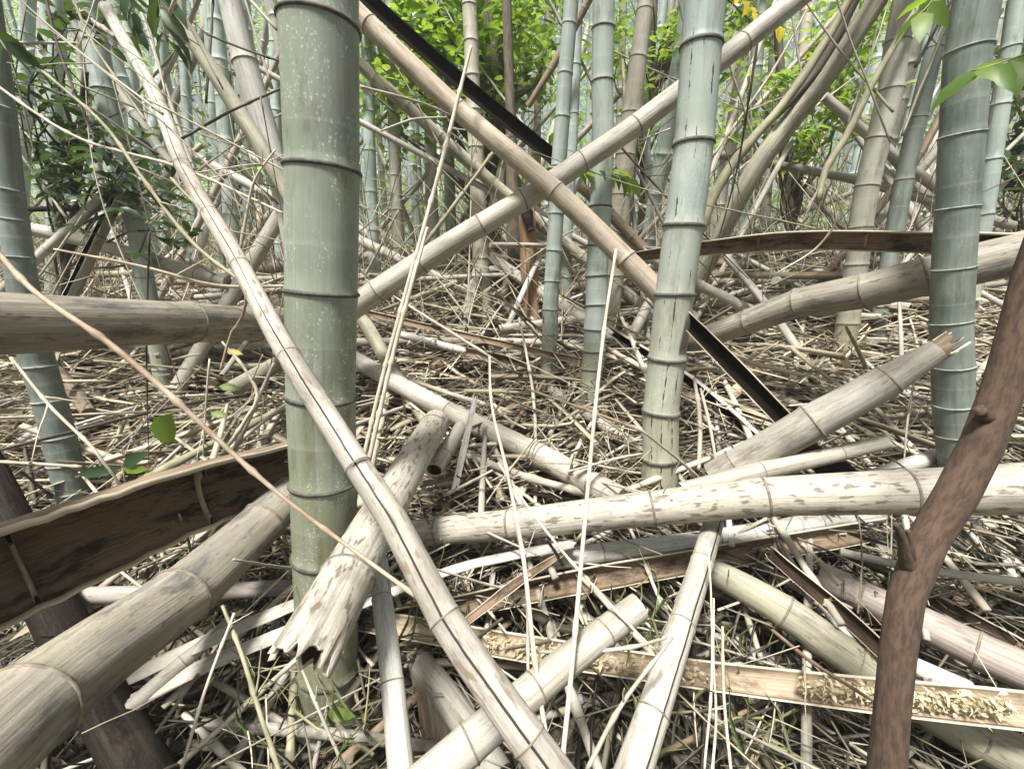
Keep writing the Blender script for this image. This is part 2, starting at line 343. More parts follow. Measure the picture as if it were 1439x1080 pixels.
def make_culm(name, label, cat, P, r, mat, ring='ring_brown', nodes=None, spacing=.2, ends=('cap', 'cap'), group=None, jagk=.6, face=None, tipmat=None, tear=0, foot=False,
              ns=20, parts=True, wob=.6, ringw=1.0, scars=True, swell=.05):
    """a bamboo culm: tapering stem with swollen nodes; ends cap / cut (hollow) / torn (splintered)"""
    Q0, s0 = smooth_path(P, 80); L = s0[-1]; tt = np.linspace(0, 1, len(r)); 
    # radius by arc length of control points
    Pa = np.asarray(P); cum = np.concatenate([[0], np.cumsum(np.linalg.norm(np.diff(Pa, axis=0), axis=1))]); cum *= L / cum[-1]
    rfun = lambda x: np.interp(x, cum, r)
    nds = node_positions(Q0, s0, nodes, spacing)
    rm = float(np.mean(r))
    k = min(rm / .05, 1.0)
    ss = {0.0, L}
    for p in nds: ss |= {p - .045 * k, p - .018 * k, p - .007 * k, p - .002 * k, p, p + .004 * k, p + .012 * k, p + .04 * k}
    for i in range(int(L / .09) + 1): ss.add(i * .09)
    ss = sorted(x for x in ss if 0 <= x <= L)
    ss = [ss[0]] + [b for a, b in zip(ss, ss[1:]) if b - a > 1e-4]
    if ss[-1] < L: ss[-1] = L
    ss = np.array(ss)
    Q = np.stack([np.interp(ss, s0, Q0[:, i]) for i in range(3)], -1)
    # slight zigzag at nodes
    if wob and nds:
        zz = np.concatenate([[0], nds, [L]]); off = rng.normal(0, rm * .09 * wob, (len(zz), 3)); off[0] = off[-1] = 0
        Q = Q + np.stack([np.interp(ss, zz, off[:, i]) for i in range(3)], -1)
    rad = rfun(ss).astype(float)
    nd = np.full(len(ss), 1.0)
    for p in nds:
        dlt = ss - p
        sel = np.abs(dlt) < np.abs(nd); nd = np.where(sel, dlt, nd)
        rad = rad * (1 + swell * np.exp(-(dlt / (.009 * k)) ** 2) - .02 * np.exp(-((dlt - .02 * k) / (.014 * k)) ** 2))
    lump = np.interp(ss, np.linspace(0, L, 9), rng.normal(1, .012, 9)); rad = rad * lump
    th = np.linspace(0, 2 * np.pi, ns, endpoint=False)
    oval = 1 + .025 * np.cos(2 * th + random.uniform(0, 6)) + .012 * np.cos(3 * th + random.uniform(0, 6))
    RR = rad[:, None] * oval[None, :]
    origin = np.array(P[0] if P[0][2] < P[-1][2] else P[-1])
    if foot: RR = RR * (1 + .16 * np.exp(-ss / .05))[:, None]
    mb = MB(); V, T, N, B = tube(mb, Q, RR, ns, cap=False, nd=nd, s=ss, up0=face)
    n = len(Q)
    for e, idx, sg in ((ends[0], 0, -1), (ends[1], n - 1, 1)):
        ring_v = V[idx]; t = T[idx] * sg; c = Q[idx]
        if e == 'cap':
            mb.add(ring_v, [tuple(range(ns))], None, None, 0); continue
        if e == 'torn':
            lo = np.interp(th, np.linspace(0, 2 * np.pi, 9), np.append(rng.random(8), 0)); jag = rad[idx] * (.5 * lo + .12 * rng.random(ns))
            for _ in range(16): dth = np.angle(np.exp(1j * (th - random.uniform(0, 6.28)))); jag += rad[idx] * random.uniform(.3, 1.7) * jagk * np.clip(1 - np.abs(dth) / random.uniform(.10, .24), 0, 1)
            jag += tear * rad[idx] * ((1 + np.cos(th)) / 2) ** 1.5
        else: jag = (np.cos(th - random.uniform(0, 6)) * .12 + rng.normal(0, .02, ns)) * rad[idx]
        outer = ring_v + t[None, :] * jag[:, None]
        inner = c + (ring_v - c) * .8 + t[None, :] * (jag * .93)[:, None]
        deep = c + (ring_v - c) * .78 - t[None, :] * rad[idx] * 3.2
        vv = np.concatenate([ring_v, outer, inner, deep]); sfx = ss[idx]
        rs = np.concatenate([np.stack([np.cos(th) * rm, np.sin(th) * rm, np.full(ns, sfx)], -1)] + [np.stack([np.cos(th) * rm, np.sin(th) * rm, sfx + q], -1) for q in (jag, jag, np.full(ns, -.1))])
        f, mi = [], []
        for a in range(3):
            for j in range(ns):
                f.append((a * ns + j, a * ns + (j + 1) % ns, (a + 1) * ns + (j + 1) % ns, (a + 1) * ns + j)); mi.append((3 if tipmat and e == 'torn' else 0, 1, 2)[a])
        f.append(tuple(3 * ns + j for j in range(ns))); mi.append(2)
        mb.add(vv, f, rs, None, mi)
    mats = [M[mat], M['rim'], M['in_dark']] + ([M[tipmat]] if tipmat else [])
    if not parts:
        o = mb.build(name, mats, origin); tag(o, label, cat, group); return o
    root = empty(name, origin); tag(root, label, cat, group)
    mb.build('stem', mats, origin, root)
    for p in nds:
        i = int(np.argmin(np.abs(ss - p))); c = Q[i]; t = T[i]
        h = (.0032 if ring == 'ring_brown' else .0042) * k * ringw
        pb = .7 if ring == 'ring_brown' else 1.0; prof = [(-1.0, 1.0), (-.8, 1 + .035 * pb), (-.1, 1 + .05 * pb), (.5, 1 + .045 * pb), (1.1, 1.0)]
        m2 = MB(); qq = np.array([c + t * (h * a) for a, _ in prof]); base = rad[i]
        rr = np.array([base * b for _, b in prof])[:, None] * oval[None, :]
        tilt = rng.normal(0, .0015 * k, 2)
        VV = []
        for a in range(5):
            VV.append(qq[a] + rr[a][:, None] * (np.cos(th)[:, None] * N[i] + np.sin(th)[:, None] * B[i]) + (tilt[0] * np.cos(th) + tilt[1] * np.sin(th))[:, None] * t)
        f = [(a * ns + j, a * ns + (j + 1) % ns, (a + 1) * ns + (j + 1) % ns, (a + 1) * ns + j) for a in range(4) for j in range(ns)]
        m2.add(np.concatenate(VV), f)
        m2.build('node_ring', M[ring], origin, root)
    return root

HERO = []     # (pixel x, pixel y, phrase) landmarks, used to describe the litter
def culm(name, label, cat, spec, mat, ext=(0, 0), clamp=True, mark=None, **k):
    P, r = px_pts(spec, clamp); P, r = extend(P, r, *ext)
    if mark:
        for q in np.linspace(0, 1, 9):
            i = q * (len(spec) - 1); a = int(min(i, len(spec) - 2)); u = i - a
            HERO.append((spec[a][0] * (1 - u) + spec[a + 1][0] * u, spec[a][1] * (1 - u) + spec[a + 1][1] * u, mark))
    return make_culm(name, label, cat, P, r, mat, **k)
def standing(label, spec, mat, top=5.0, **k):
    """spec runs from the base up; the culm carries on out of the frame"""
    P, r = px_pts(spec, False)
    P[0][2] = min(P[0][2], terf(P[0][0], P[0][1]) - .03)
    d = P[-1] - P[-2]; d /= np.linalg.norm(d)
    if P[-1][2] < top:
        P.append(P[-1] + d * (top - P[-1][2]) / max(d[2], .3)); r.append(r[-1] * .8)
    mk = k.pop('mark', None)
    if mk:
        for x, y, Y, w in spec: HERO.append((x, y, mk))
    k.setdefault('face', (0, -1, .2)); return make_culm('bamboo_culm', label, 'bamboo', P, r, mat, foot=True, **k)

def split(name, label, spec, face, outer, inner, arc=180, wall=.16, ends=('torn', 'torn'), ext=(0, 0), nodes=None, spacing=.25, group=None, clamp=True, flat=1.0, mark=None, rimm='rim', cat='split bamboo'):
    """a lengthwise split culm: an open shell with thickness whose hollow looks towards `face`; child diaphragms"""
    P, r = px_pts(spec, clamp); P, r = extend(P, r, *ext)
    if mark:
        for q in np.linspace(0, 1, 7):
            i = q * (len(spec) - 1); a = int(min(i, len(spec) - 2)); u = i - a
            HERO.append((spec[a][0] * (1 - u) + spec[a + 1][0] * u, spec[a][1] * (1 - u) + spec[a + 1][1] * u, mark))
    n = 26; Q, s = smooth_path(P, n); rad = np.interp(np.linspace(0, 1, n), np.linspace(0, 1, len(r)), r)
    T, N, B = frames(Q, face)
    na = 13; ang = np.linspace(np.pi - R_(arc) / 2, np.pi + R_(arc) / 2, na)   # 0 = opening direction (N)
    nds = node_positions(Q, s, nodes, spacing)
    wv = 1 + np.interp(s, np.linspace(0, s[-1], 8), rng.normal(0, .025, 8)); rad = rad * wv
    edge = rng.normal(0, .022, (n, 2))
    def shell(k):
        out = np.zeros((n, na, 3)); cen = math.cos(np.pi - R_(arc) / 2) * .5
        for i in range(n):
            a = np.linspace(np.pi - R_(arc) / 2 * (1 + edge[i, 0]), np.pi + R_(arc) / 2 * (1 + edge[i, 1]), na)
            out[i] = Q[i] + rad[i] * k * (((np.cos(a) - cen) * flat)[:, None] * N[i] + np.sin(a)[:, None] * B[i])
        return out
    O = shell(1.0); I = shell(1 - wall)
    for e, i0, sg in ((ends[0], 0, -1), (ends[1], n - 1, 1)):
        if e == 'torn':
            j = np.clip(np.abs(rng.normal(0, .9, na)) * rad[i0], 0, 2.6 * rad[i0]); O[i0] += T[i0] * sg * j[:, None]; I[i0] += T[i0] * sg * (j * .95)[:, None]
    rm = rad.mean(); a = ang
    rs = np.stack([np.broadcast_to(np.cos(a) * rm, (n, na)), np.broadcast_to(np.sin(a) * rm, (n, na)), np.broadcast_to(s[:, None], (n, na))], -1).reshape(-1, 3)
    origin = Q[0] if Q[0][2] < Q[-1][2] else Q[-1]
    mb = MB(); K = n * na
    fo = [(i * na + j, (i + 1) * na + j, (i + 1) * na + j + 1, i * na + j + 1) for i in range(n - 1) for j in range(na - 1)]
    fi = [tuple(K + q for q in f[::-1]) for f in fo]
    fr = []
    for i in range(n - 1):
        for j in (0, na - 1): fr.append((i * na + j, (i + 1) * na + j, K + (i + 1) * na + j, K + i * na + j))
    for j in range(na - 1):
        for i in (0, n - 1): fr.append((i * na + j, i * na + j + 1, K + i * na + j + 1, K + i * na + j))
    mb.add(np.concatenate([O.reshape(-1, 3), I.reshape(-1, 3)]), fo + fi + fr, np.concatenate([rs, rs]), None, [0] * len(fo) + [1] * len(fi) + [2] * len(fr))
    root = empty(name, origin); tag(root, label, cat, group)
    mb.build('shell', [M[outer], M[inner], M[rimm]], origin, root)
    for p in nds:
        i = int(np.argmin(np.abs(s - p)))
        if i in (0, n - 1): continue
        o_ = I[i]; c_ = Q[i] + (I[i] - Q[i]) * .72
        h = T[i] * .004
        m2 = MB(); vv = np.concatenate([o_ - h, c_ - h * .6, c_ + h * .6, o_ + h])
        f = [(q * na + j, q * na + j + 1, (q + 1) * na + j + 1, (q + 1) * na + j) for q in range(3) for j in range(na - 1)]
        m2.add(vv, f); m2.build('diaphragm', M['in_light'] if inner != 'in_black' else M['in_dark'], origin, root)
    return root

def stick(name, label, cat, spec, mat, group=None, clamp=False, ext=(0, 0), ns=7, knots=.14, mark=None, parent=None, tipk=1.0, P=None, r=None, side=0):
    """a thin twig or stalk with small knots; side = number of little side shoots (same mesh)"""
    if P is None: P, r = px_pts(spec, clamp); P, r = extend(P, r, *ext)
    P = [np.asarray(p, float) for p in P]
    L0 = sum(np.linalg.norm(b - a) for a, b in zip(P, P[1:]))
    n = max(8, min(130 if parent is None and name == 'stalk' else 60, int(L0 / (.009 if name == 'stalk' else .03)))); Q, s = smooth_path(P, n)
    rad = np.interp(np.linspace(0, 1, n), np.linspace(0, 1, len(r)), r)
    if len(P) < 5: Q = Q + np.cumsum(rng.normal(0, 1, (n, 3)), axis=0) * L0 * .0005 * (40 / max(n, 40))
    if knots:
        kp = np.arange(random.uniform(0, knots), s[-1], knots)
        for p in kp: rad = rad * (1 + (.5 if name == 'stalk' else .35) * np.exp(-((s - p) / (.35 * s[-1] / n + .004)) ** 2))
    if mark:
        for x, y, *_ in spec: HERO.append((x, y, mark))
    mb = MB(); tube(mb, Q, rad, ns, cap=True)
    T, N, B = frames(Q)
    for _ in range(side):
        i = random.randrange(n // 6, n - 1); a = random.uniform(0, 6.28); l = L0 * random.uniform(.12, .35)
        d = T[i] * random.uniform(.5, 1) + .8 * (math.cos(a) * N[i] + math.sin(a) * B[i]); d /= np.linalg.norm(d)
        q2 = Q[i] + d * np.linspace(0, l, 6)[:, None] + rng.normal(0, l * .02, (6, 3)) * np.linspace(0, 1, 6)[:, None]
        tube(mb, q2, np.linspace(rad[i] * .6, rad[i] * .25, 6), 5, cap=True)
    origin = np.array(parent.location) if parent else (P[0] if P[0][2] < P[-1][2] else P[-1])
    o = mb.build(name, M[mat], origin, parent)
    if parent is None: tag(o, label, cat, group)
    return o

# leaves -------------------------------------------------------------
def leaves_obj(name, pos, dirs, nor, ln, wd_, mat, parent=None, origin=None, rv=None, bend=.25):
    """many small leaf blades, each a folded 8-vertex blade, as one mesh"""
    pos, dirs, nor = (np.asarray(a, float) for a in (pos, dirs, nor)); n = len(pos)
    ln = np.broadcast_to(ln, (n,)); wd_ = np.broadcast_to(wd_, (n,))
    dirs = dirs / np.linalg.norm(dirs, axis=1)[:, None]; side = np.cross(dirs, nor); side /= np.linalg.norm(side, axis=1)[:, None] + 1e-9; up = np.cross(side, dirs)
    def pt(t, sdx, u): return pos + dirs * (ln * t)[:, None] + side * (wd_ * sdx)[:, None] + up * (ln * u)[:, None]
    b = bend
    V = np.stack([pt(0, 0, 0), pt(.3, -.42, .03), pt(.3, 0, -.02), pt(.3, .42, .03), pt(.7, -.36, -.25 * b + .03), pt(.7, 0, -.3 * b), pt(.7, .36, -.25 * b + .03), pt(1, 0, -.8 * b)], 1).reshape(-1, 3)
    q = np.array([[0, 2, 1, 1], [0, 3, 2, 2], [1, 2, 5, 4], [2, 3, 6, 5], [4, 5, 7, 7], [5, 6, 7, 7]])
    tri = [[0, 2, 1], [0, 3, 2], [4, 5, 7], [5, 6, 7]]; quad = [[1, 2, 5, 4], [2, 3, 6, 5]]
    base = (np.arange(n) * 8)[:, None]
    loops = []; 
    ft = np.concatenate([base + np.array(t)[None] for t in tri], 0); fq = np.concatenate([base + np.array(t)[None] for t in quad], 0)
    if origin is None: origin = pos.mean(0)
    me = bpy.data.meshes.new(name); me.vertices.add(n * 8); me.vertices.foreach_set('co', (V - origin).astype(np.float32).ravel())
    me.loops.add(ft.size + fq.size); me.loops.foreach_set('vertex_index', np.concatenate([ft.ravel(), fq.ravel()]).astype(np.int32))
    me.polygons.add(len(ft) + len(fq))
    me.polygons.foreach_set('loop_start', np.concatenate([np.arange(len(ft)) * 3, ft.size + np.arange(len(fq)) * 4]).astype(np.int32))
    me.polygons.foreach_set('use_smooth', np.ones(len(ft) + len(fq), bool))
    me.update(calc_edges=True)
    if rv is None: rv = rng.random(n)
    a = me.attributes.new('rv', 'FLOAT', 'POINT'); a.data.foreach_set('value', np.repeat(rv, 8).astype(np.float32))
    me.materials.append(M[mat]); me.validate()
    o = bpy.data.objects.new(name, me); COL.objects.link(o)
    if parent: o.parent = parent
    else: o.location = tuple(origin)
    return o
def rand_dirs(n, zmul=1, zoff=0):
    d = rng.normal(0, 1, (n, 3)); d[:, 2] = d[:, 2] * zmul + zoff; return d / np.linalg.norm(d, axis=1)[:, None]

# ================================================================== THE GROUND
def build_ground():
    xs = np.concatenate([np.linspace(-60, -4, 40), np.linspace(-3.9, 3.9, 170), np.linspace(4, 60, 40)])
    ys = np.concatenate([np.linspace(-8, .1, 20), np.linspace(.15, 6, 150), np.linspace(6.2, 80, 80)])
    X, Y = np.meshgrid(xs, ys); Z = ter(X, Y)
    Z = Z + rng.normal(0, .012, Z.shape) * ((np.abs(X) < 4) & (Y < 6) & (Y > .15))
    V = np.stack([X, Y, Z], -1).reshape(-1, 3); nx = len(xs); ny = len(ys)
    f = [(j * nx + i, j * nx + i + 1, (j + 1) * nx + i + 1, (j + 1) * nx + i) for j in range(ny - 1) for i in range(nx - 1)]
    m, nt, bs = newmat('leaf_mould'); nb = NB(nt)
    p = nb.attr('rest').outputs['Vector']
    a = nb.noise(nb.vec(p, 5, 5, 5), 1, 6, .7); b = nb.noise(nb.vec(p, 60, 60, 60), 1, 5, .75); c = nb.noise(nb.vec(p, 25, 130, 60), 1, 4, .6)
    col = nb.mix(nb.rng(b, .35, .65), (.035, .027, .018), (.13, .10, .065))
    col = nb.mix(nb.math('MULTIPLY', nb.rng(c, .55, .72), .5), col, (.30, .24, .15))
    col = nb.mix(nb.math('MULTIPLY', nb.rng(a, .5, .68), .6), col, (.10, .10, .045))
    nb.l(col, bs.inputs['Base Color']); bs.inputs['Roughness'].default_value = .9
    bp = nb.n('ShaderNodeBump'); bp.inputs['Strength'].default_value = .9; bp.inputs['Distance'].default_value = .02
    nb.l(nb.math('ADD', b, c), bp.inputs['Height']); nb.l(bp.outputs[0], bs.inputs['Normal'])
    mb = MB(); mb.add(V, f); o = mb.build('ground', m); o['kind'] = 'structure'; o['label'] = 'forest floor of brown leaf mould rising as a slope'
build_ground()

# ================================================================== STANDING CULMS (near ones, base first)
standing('thick grey green standing culm with dark rings, the widest trunk in view',
    [(463, 1000, .80, 84), (460, 850, .80, 87), (456, 700, .80, 92), (453, 560, .80, 96), (453, 410, .80, 101), (453, 240, .80, 105), (451, 30, .80, 112), (449, -150, .80, 116)],
    'g_main', ring='ring_dark', nodes=[35, 240, 411, 556, 675, 778, 868, 935], ns=40, mark='the thick grey green culm', wob=.2, ringw=.85, swell=.03)
standing('blue green standing culm with long black streaks and peeling bark, right of the crossed logs',
    [(922, 740, 1.18, 54), (925, 690, 1.18, 53), (930, 585, 1.18, 52), (948, 415, 1.18, 55), (962, 315, 1.18, 56), (974, 200, 1.18, 56), (985, 68, 1.18, 58), (993, -30, 1.18, 60)],
    'g_streak', ring='ring_dark', nodes=[68, 200, 315, 415, 505, 580, 643, 690], ns=28, mark='the streaked blue green culm', ringw=1.1)
standing('teal standing culm with close pale rings, seen through the fork of the crossed logs',
    [(828, 572, 1.66, 27), (833, 520, 1.66, 29), (838, 430, 1.66, 30), (843, 290, 1.66, 30), (847, 115, 1.66, 30), (849, -20, 1.66, 31)],
    'g_teal', ring='ring_dark', nodes=[40, 115, 205, 290, 345, 388, 429, 462, 493, 520, 543], ns=20, mark='the teal culm in the fork')
standing('slim teal standing culm just left of its thicker teal twin',
    [(768, 545, 1.76, 22), (773, 460, 1.76, 22), (779, 330, 1.76, 22), (794, 110, 1.76, 21), (803, -10, 1.76, 21)],
    'g_teal', ring='ring_pale', nodes=[36, 105, 165, 235, 300, 352, 395, 435, 468, 498, 522], ns=16, mark='the slim teal culm')
standing('thin shaded teal culm half hidden between the two teal culms',
    [(792, 480, 2.35, 15), (797, 330, 2.35, 16), (808, 100, 2.35, 16), (812, -10, 2.35, 16)], 'g_teal', ring='ring_pale', spacing=.2, ns=12)
standing('buff standing culm left of the crossed logs with a yellow green stain up its stem',
    [(681, 472, 2.45, 22), (678, 380, 2.45, 22), (671, 250, 2.45, 22), (664, 120, 2.45, 21), (660, -10, 2.45, 21)], 'g_beige', ring='ring_pale', spacing=.16, ns=14, mark='the buff culm')
standing('beige standing culm leaning slightly right behind the teal culms',
    [(852, 500, 2.2, 26), (862, 400, 2.2, 27), (874, 270, 2.2, 28), (893, 110, 2.2, 25), (910, -10, 2.2, 21)], 'g_beige', ring='ring_brown', spacing=.2, ns=14, mark='the beige leaning culm')
standing('olive buff standing culm tilting right, between the streaked culm and the dark right hand culm',
    [(1178, 555, 1.78, 32), (1187, 480, 1.78, 34), (1204, 370, 1.78, 34), (1216, 275, 1.78, 36), (1241, 170, 1.78, 37), (1262, 60, 1.78, 37), (1278, -20, 1.78, 38)],
    'g_olive', ring='ring_brown', nodes=[60, 128, 196, 262, 320, 372, 415, 455, 490, 520], ns=18, mark='the olive buff culm')
standing('broad dark green standing culm with faint white rings and a bulging foot on the right',
    [(1352, 780, 1.05, 62), (1348, 700, 1.05, 62), (1344, 640, 1.05, 62), (1340, 520, 1.05, 65), (1340, 410, 1.05, 66), (1344, 290, 1.05, 65), (1354, 190, 1.05, 67), (1366, 70, 1.05, 68), (1384, -30, 1.05, 70)],
    'g_dark', ring='ring_pale', nodes=[70, 188, 292, 378, 450, 512, 566, 610, 660, 715], ns=30, mark='the broad dark green culm', ringw=.6, swell=.03)
standing('bluish grey culm leaning behind the broad dark green culm',
    [(1368, 420, 1.9, 26), (1380, 330, 1.9, 28), (1398, 200, 1.9, 30), (1424, 40, 1.9, 32), (1434, -20, 1.9, 33)], 'g_teal', ring='ring_pale', spacing=.22, ns=16)
standing('dark grey green standing culm with stepped rings at the left edge of the picture',
    [(112, 738, 1.2, 56), (96, 660, 1.2, 54), (72, 570, 1.2, 52), (48, 480, 1.2, 54), (30, 380, 1.2, 48), (18, 290, 1.2, 44), (2, 150, 1.2, 44), (-18, 10, 1.2, 46)],
    'g_dark', ring='ring_pale', nodes=[150, 268, 308, 360, 420, 470, 515, 565, 612, 652, 690], ns=24, mark='the dark culm at the left edge')
standing('smooth teal grey standing culm leaning left behind the long pale pole',
    [(232, 555, 1.78, 27), (222, 490, 1.78, 27), (197, 350, 1.78, 28), (165, 200, 1.78, 33), (138, 80, 1.78, 36), (118, -20, 1.78, 38)], 'g_teal', ring='ring_pale', spacing=.17, ns=18, mark='the teal grey culm')
standing('white bleached culm slanting down behind the thick grey green culm',
    [(420, 340, 1.55, 30), (384, 215, 1.55, 33), (350, 100, 1.55, 36), (322, -10, 1.55, 32)], 'white', ring='ring_brown', spacing=.26, ns=18, top=3.0, mark='the white slanting culm')
standing('pale grey culm close against the right side of the thick culm',
    [(526, 360, 2.6, 18), (520, 220, 2.6, 18), (516, 60, 2.6, 18)], 'g_far', ring='ring_pale', spacing=.2, ns=12)
standing('dull grey culm standing left of the buff culm behind the big log',
    [(612, 400, 2.8, 17), (606, 240, 2.8, 17), (602, 60, 2.8, 17)], 'g_olive', ring='ring_pale', spacing=.2, ns=12)
standing('grey brown culm standing beyond the low end of the crossing log',
    [(563, 420, 2.7, 19), (556, 260, 2.7, 18), (550, 60, 2.7, 18)], 'g_olive', ring='ring_brown', spacing=.2, ns=12)
standing('dark weathered culm leaning left beside the olive buff culm',
    [(1238, 430, 1.95, 26), (1262, 300, 1.95, 28), (1285, 180, 1.95, 28), (1316, 60, 1.95, 26), (1340, -20, 1.95, 24)], 'g_dark', ring='ring_brown', spacing=.25, ns=14)

for (xb, yb, xt, Y, w, lab) in [(75, 430, 82, 2.6, 26, 'pale jade culm behind the dark culm at the left edge'), (118, 420, 60, 3.0, 22, 'pale jade culm leaning left far behind the slotted grey half culm'), (205, 420, 178, 3.2, 20, 'pale jade culm just left of the top of the long cracked pole'),
        (278, 400, 252, 3.4, 15, 'slender pale jade culm right of the long cracked pole'), (318, 395, 290, 3.3, 16, 'slender jade culm between the long cracked pole and the olive brown pole'), (352, 390, 340, 3.7, 15, 'slender jade culm behind the white slanting culm'), (394, 385, 384, 3.0, 16, 'pale jade culm touching the left side of the thick culm in view'),
        (235, 410, 228, 3.8, 16, 'slender jade culm behind the middle of the long cracked pole'), (25, 430, 40, 3.0, 26, 'stout pale jade culm in the gap at the far left')]:
    standing(lab, [(xb, yb + 40, Y, w), ((xb + xt) / 2, 200, Y, w), (xt, -20, Y, w * 1.03)], 'g_far', ring='ring_pale', spacing=.2, ns=12)

# ================================================================== FALLEN AND LEANING CULMS
culm('fallen_culm', 'tan log slanting down to the right, the front one of the two crossed logs', 'bamboo log',
    [(440, -45, 1.58, 28), (640, 150, 1.51, 30), (780, 270, 1.43, 31), (935, 420, 1.33, 34)], 'tan', nodes=[520, 646, 780, 880], ends=('cap', 'cap'), mark='the tan crossed log', ext=(.6, .1), swell=.07)
culm('fallen_culm', 'long buff log rising right behind the streaked culm, rear one of the crossed logs', 'bamboo log',
    [(470, 450, 1.49, 37), (640, 338, 1.51, 34), (775, 258, 1.53, 32), (1000, 95, 1.57, 30), (1150, -25, 1.6, 31)], 'pale', nodes=[530, 592, 676, 735, 818, 893, 1045], ends=('cut', 'cap'), mark='the long buff crossed log', ext=(.2, .8))
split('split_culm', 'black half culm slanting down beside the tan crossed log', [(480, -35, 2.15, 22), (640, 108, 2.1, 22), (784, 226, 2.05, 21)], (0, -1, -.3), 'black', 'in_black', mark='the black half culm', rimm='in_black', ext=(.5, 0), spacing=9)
culm('fallen_culm', 'thin dark brown pole end sticking out right below the leafy sprig', 'bamboo pole', [(815, 262, 2.0, 16), (862, 305, 1.98, 17), (902, 348, 1.96, 16)], 'brown', spacing=.12, ns=12)
culm('fallen_culm', 'thick horizontal log with a brown underside entering from the left edge', 'bamboo log',
    [(-90, 450, .66, 102), (0, 452, .73, 91), (265, 454, 1.10, 58), (430, 457, 1.66, 38)], 'yellowed', nodes=[-40, 266, 352, 400], ns=36, mark='the thick log from the left edge', ext=(.3, 0))
culm('leaning_pole', 'long pale pole with a black crack leaning across the thick culm', 'bamboo pole',
    [(165, 40, 1.36, 17), (222, 142, 1.17, 20), (256, 231, 1.02, 22), (337, 372, .80, 26), (398, 488, .675, 31), (460, 587, .59, 35), (503, 655, .54, 38), (567, 754, .47, 43), (625, 867, .415, 48), (690, 965, .37, 53), (785, 1095, .325, 59)],
    'crackmot', clamp=False, nodes=[92, 150, 232, 300, 372, 500, 655, 868, 1040], ns=28, mark='the long cracked pole', ext=(.12, .45), ring='ring_brown', wob=.2, face=(.3, -1, .35), ends=('torn', 'cap'), jagk=.3)
culm('fallen_culm', 'mottled log lying in front of the thick culm with a splintered lower end', 'bamboo log',
    [(614, 592, 1.24, 36), (530, 735, .73, 60), (445, 890, .485, 86)], 'mottle', clamp=False, nodes=[600, 810], ns=72, ends=('cut', 'torn'), mark='the splintered mottled log', ring='ring_brown', face=(-.1, -.6, 1), tear=1.1, jagk=.42)
culm('fallen_culm', 'small hollow log stub lying behind the top of the splintered mottled log', 'bamboo log', [(648, 600, 1.28, 20), (610, 660, 1.1, 26)], 'grey', ends=('cut', 'cut'), spacing=.2)
culm('fallen_culm', 'long mottled horizontal log crossing in front of the streaked culm to the right edge', 'bamboo log',
    [(566, 752, 1.01, 40), (720, 735, .96, 43), (930, 712, .89, 51), (1100, 699, .84, 58), (1300, 690, .78, 66), (1439, 684, .735, 76), (1560, 676, .70, 84)], 'mottle', nodes=[615, 714, 916, 1075, 1275, 1480], ns=36, mark='the long mottled horizontal log', ends=('torn', 'cap'), ext=(0, .3), ring='ring_brown')
culm('fallen_culm', 'whitish log lying directly under the long mottled horizontal log', 'bamboo log',
    [(770, 788, .93, 30), (1000, 758, .98, 29), (1235, 722, 1.03, 28)], 'white', nodes=[845, 1008, 1150], ns=22, ends=('torn', 'cut'), mark='the whitish log')
split('split_culm', 'bleached split plank with a dark gap, left end of the whitish log', [(470, 872, .80, 30), (640, 808, .86, 36), (800, 772, .90, 32)], (.2, -.5, -.8), 'white', 'in_dark', arc=150, mark='the bleached split plank')
split('split_culm', 'open half culm with a rusty brown hollow lying under the whitish log', [(575, 868, .86, 36), (800, 820, .89, 38), (1000, 785, .93, 38), (1215, 748, .98, 34)], (0, -1, .35), 'pale', 'in_brown', arc=165, nodes=[755, 1010, 1100], mark='the rusty half culm')
culm('fallen_culm', 'pale log with a square cut upper end rising from the bottom edge', 'bamboo log',
    [(585, 1110, .43, 64), (720, 990, .51, 54), (897, 852, .63, 42)], 'pale', clamp=False, nodes=[660, 752, 850], ns=26, ends=('cap', 'cut'), mark='the pale log with the cut end', ext=(.3, 0))
culm('leaning_pole', 'pale cracked pole standing up from the bottom edge to the horizontal log', 'bamboo pole',
    [(878, 1115, .42, 58), (940, 930, .56, 44), (1003, 733, .93, 29)], 'crackpale', clamp=False, nodes=[1000, 880, 790], ns=24, mark='the pale cracked pole', ext=(.3, 0), face=(0, -1, .5))
culm('leaning_pole', 'straight bleached pole rising from the bottom edge, left of the long cracked pole', 'bamboo pole',
    [(566, 1112, .46, 40), (550, 955, .56, 33), (532, 788, .74, 26)], 'white', clamp=False, nodes=[960, 840], ns=18, mark='the straight bleached pole', ext=(.3, 0))
split('split_culm', 'long flat half culm full of yellow shavings across the lower right', [(520, 872, .84, 34), (830, 925, .74, 42), (1130, 965, .66, 47), (1500, 1004, .57, 60), (1720, 1028, .53, 66)], (0, -.75, .75), 'tan', 'in_light', arc=150, flat=.7, nodes=[700, 1010, 1230], mark='the half culm with yellow shavings')
culm('fallen_culm', 'olive green log sloping down under the half culm with yellow shavings', 'bamboo log',
    [(995, 798, .93, 36), (1100, 855, .80, 46), (1225, 945, .72, 54), (1470, 1085, .60, 66)], 'olived', nodes=[1105, 1240, 1370], ns=24, mark='the olive log')
split('split_culm', 'narrow greenish split lath leaning over the olive log', [(1088, 782, .84, 20), (1240, 915, .70, 28), (1275, 950, .66, 26)], (-.6, -.6, .2), 'olived', 'in_dark', arc=140)
culm('fallen_culm', 'pinkish grey log sloping to the lower right edge', 'bamboo log', [(1150, 808, .93, 40), (1300, 875, .80, 48), (1439, 940, .69, 55), (1540, 985, .62, 60)], 'pinkish', nodes=[1372, 1210], ns=24, mark='the pinkish log')
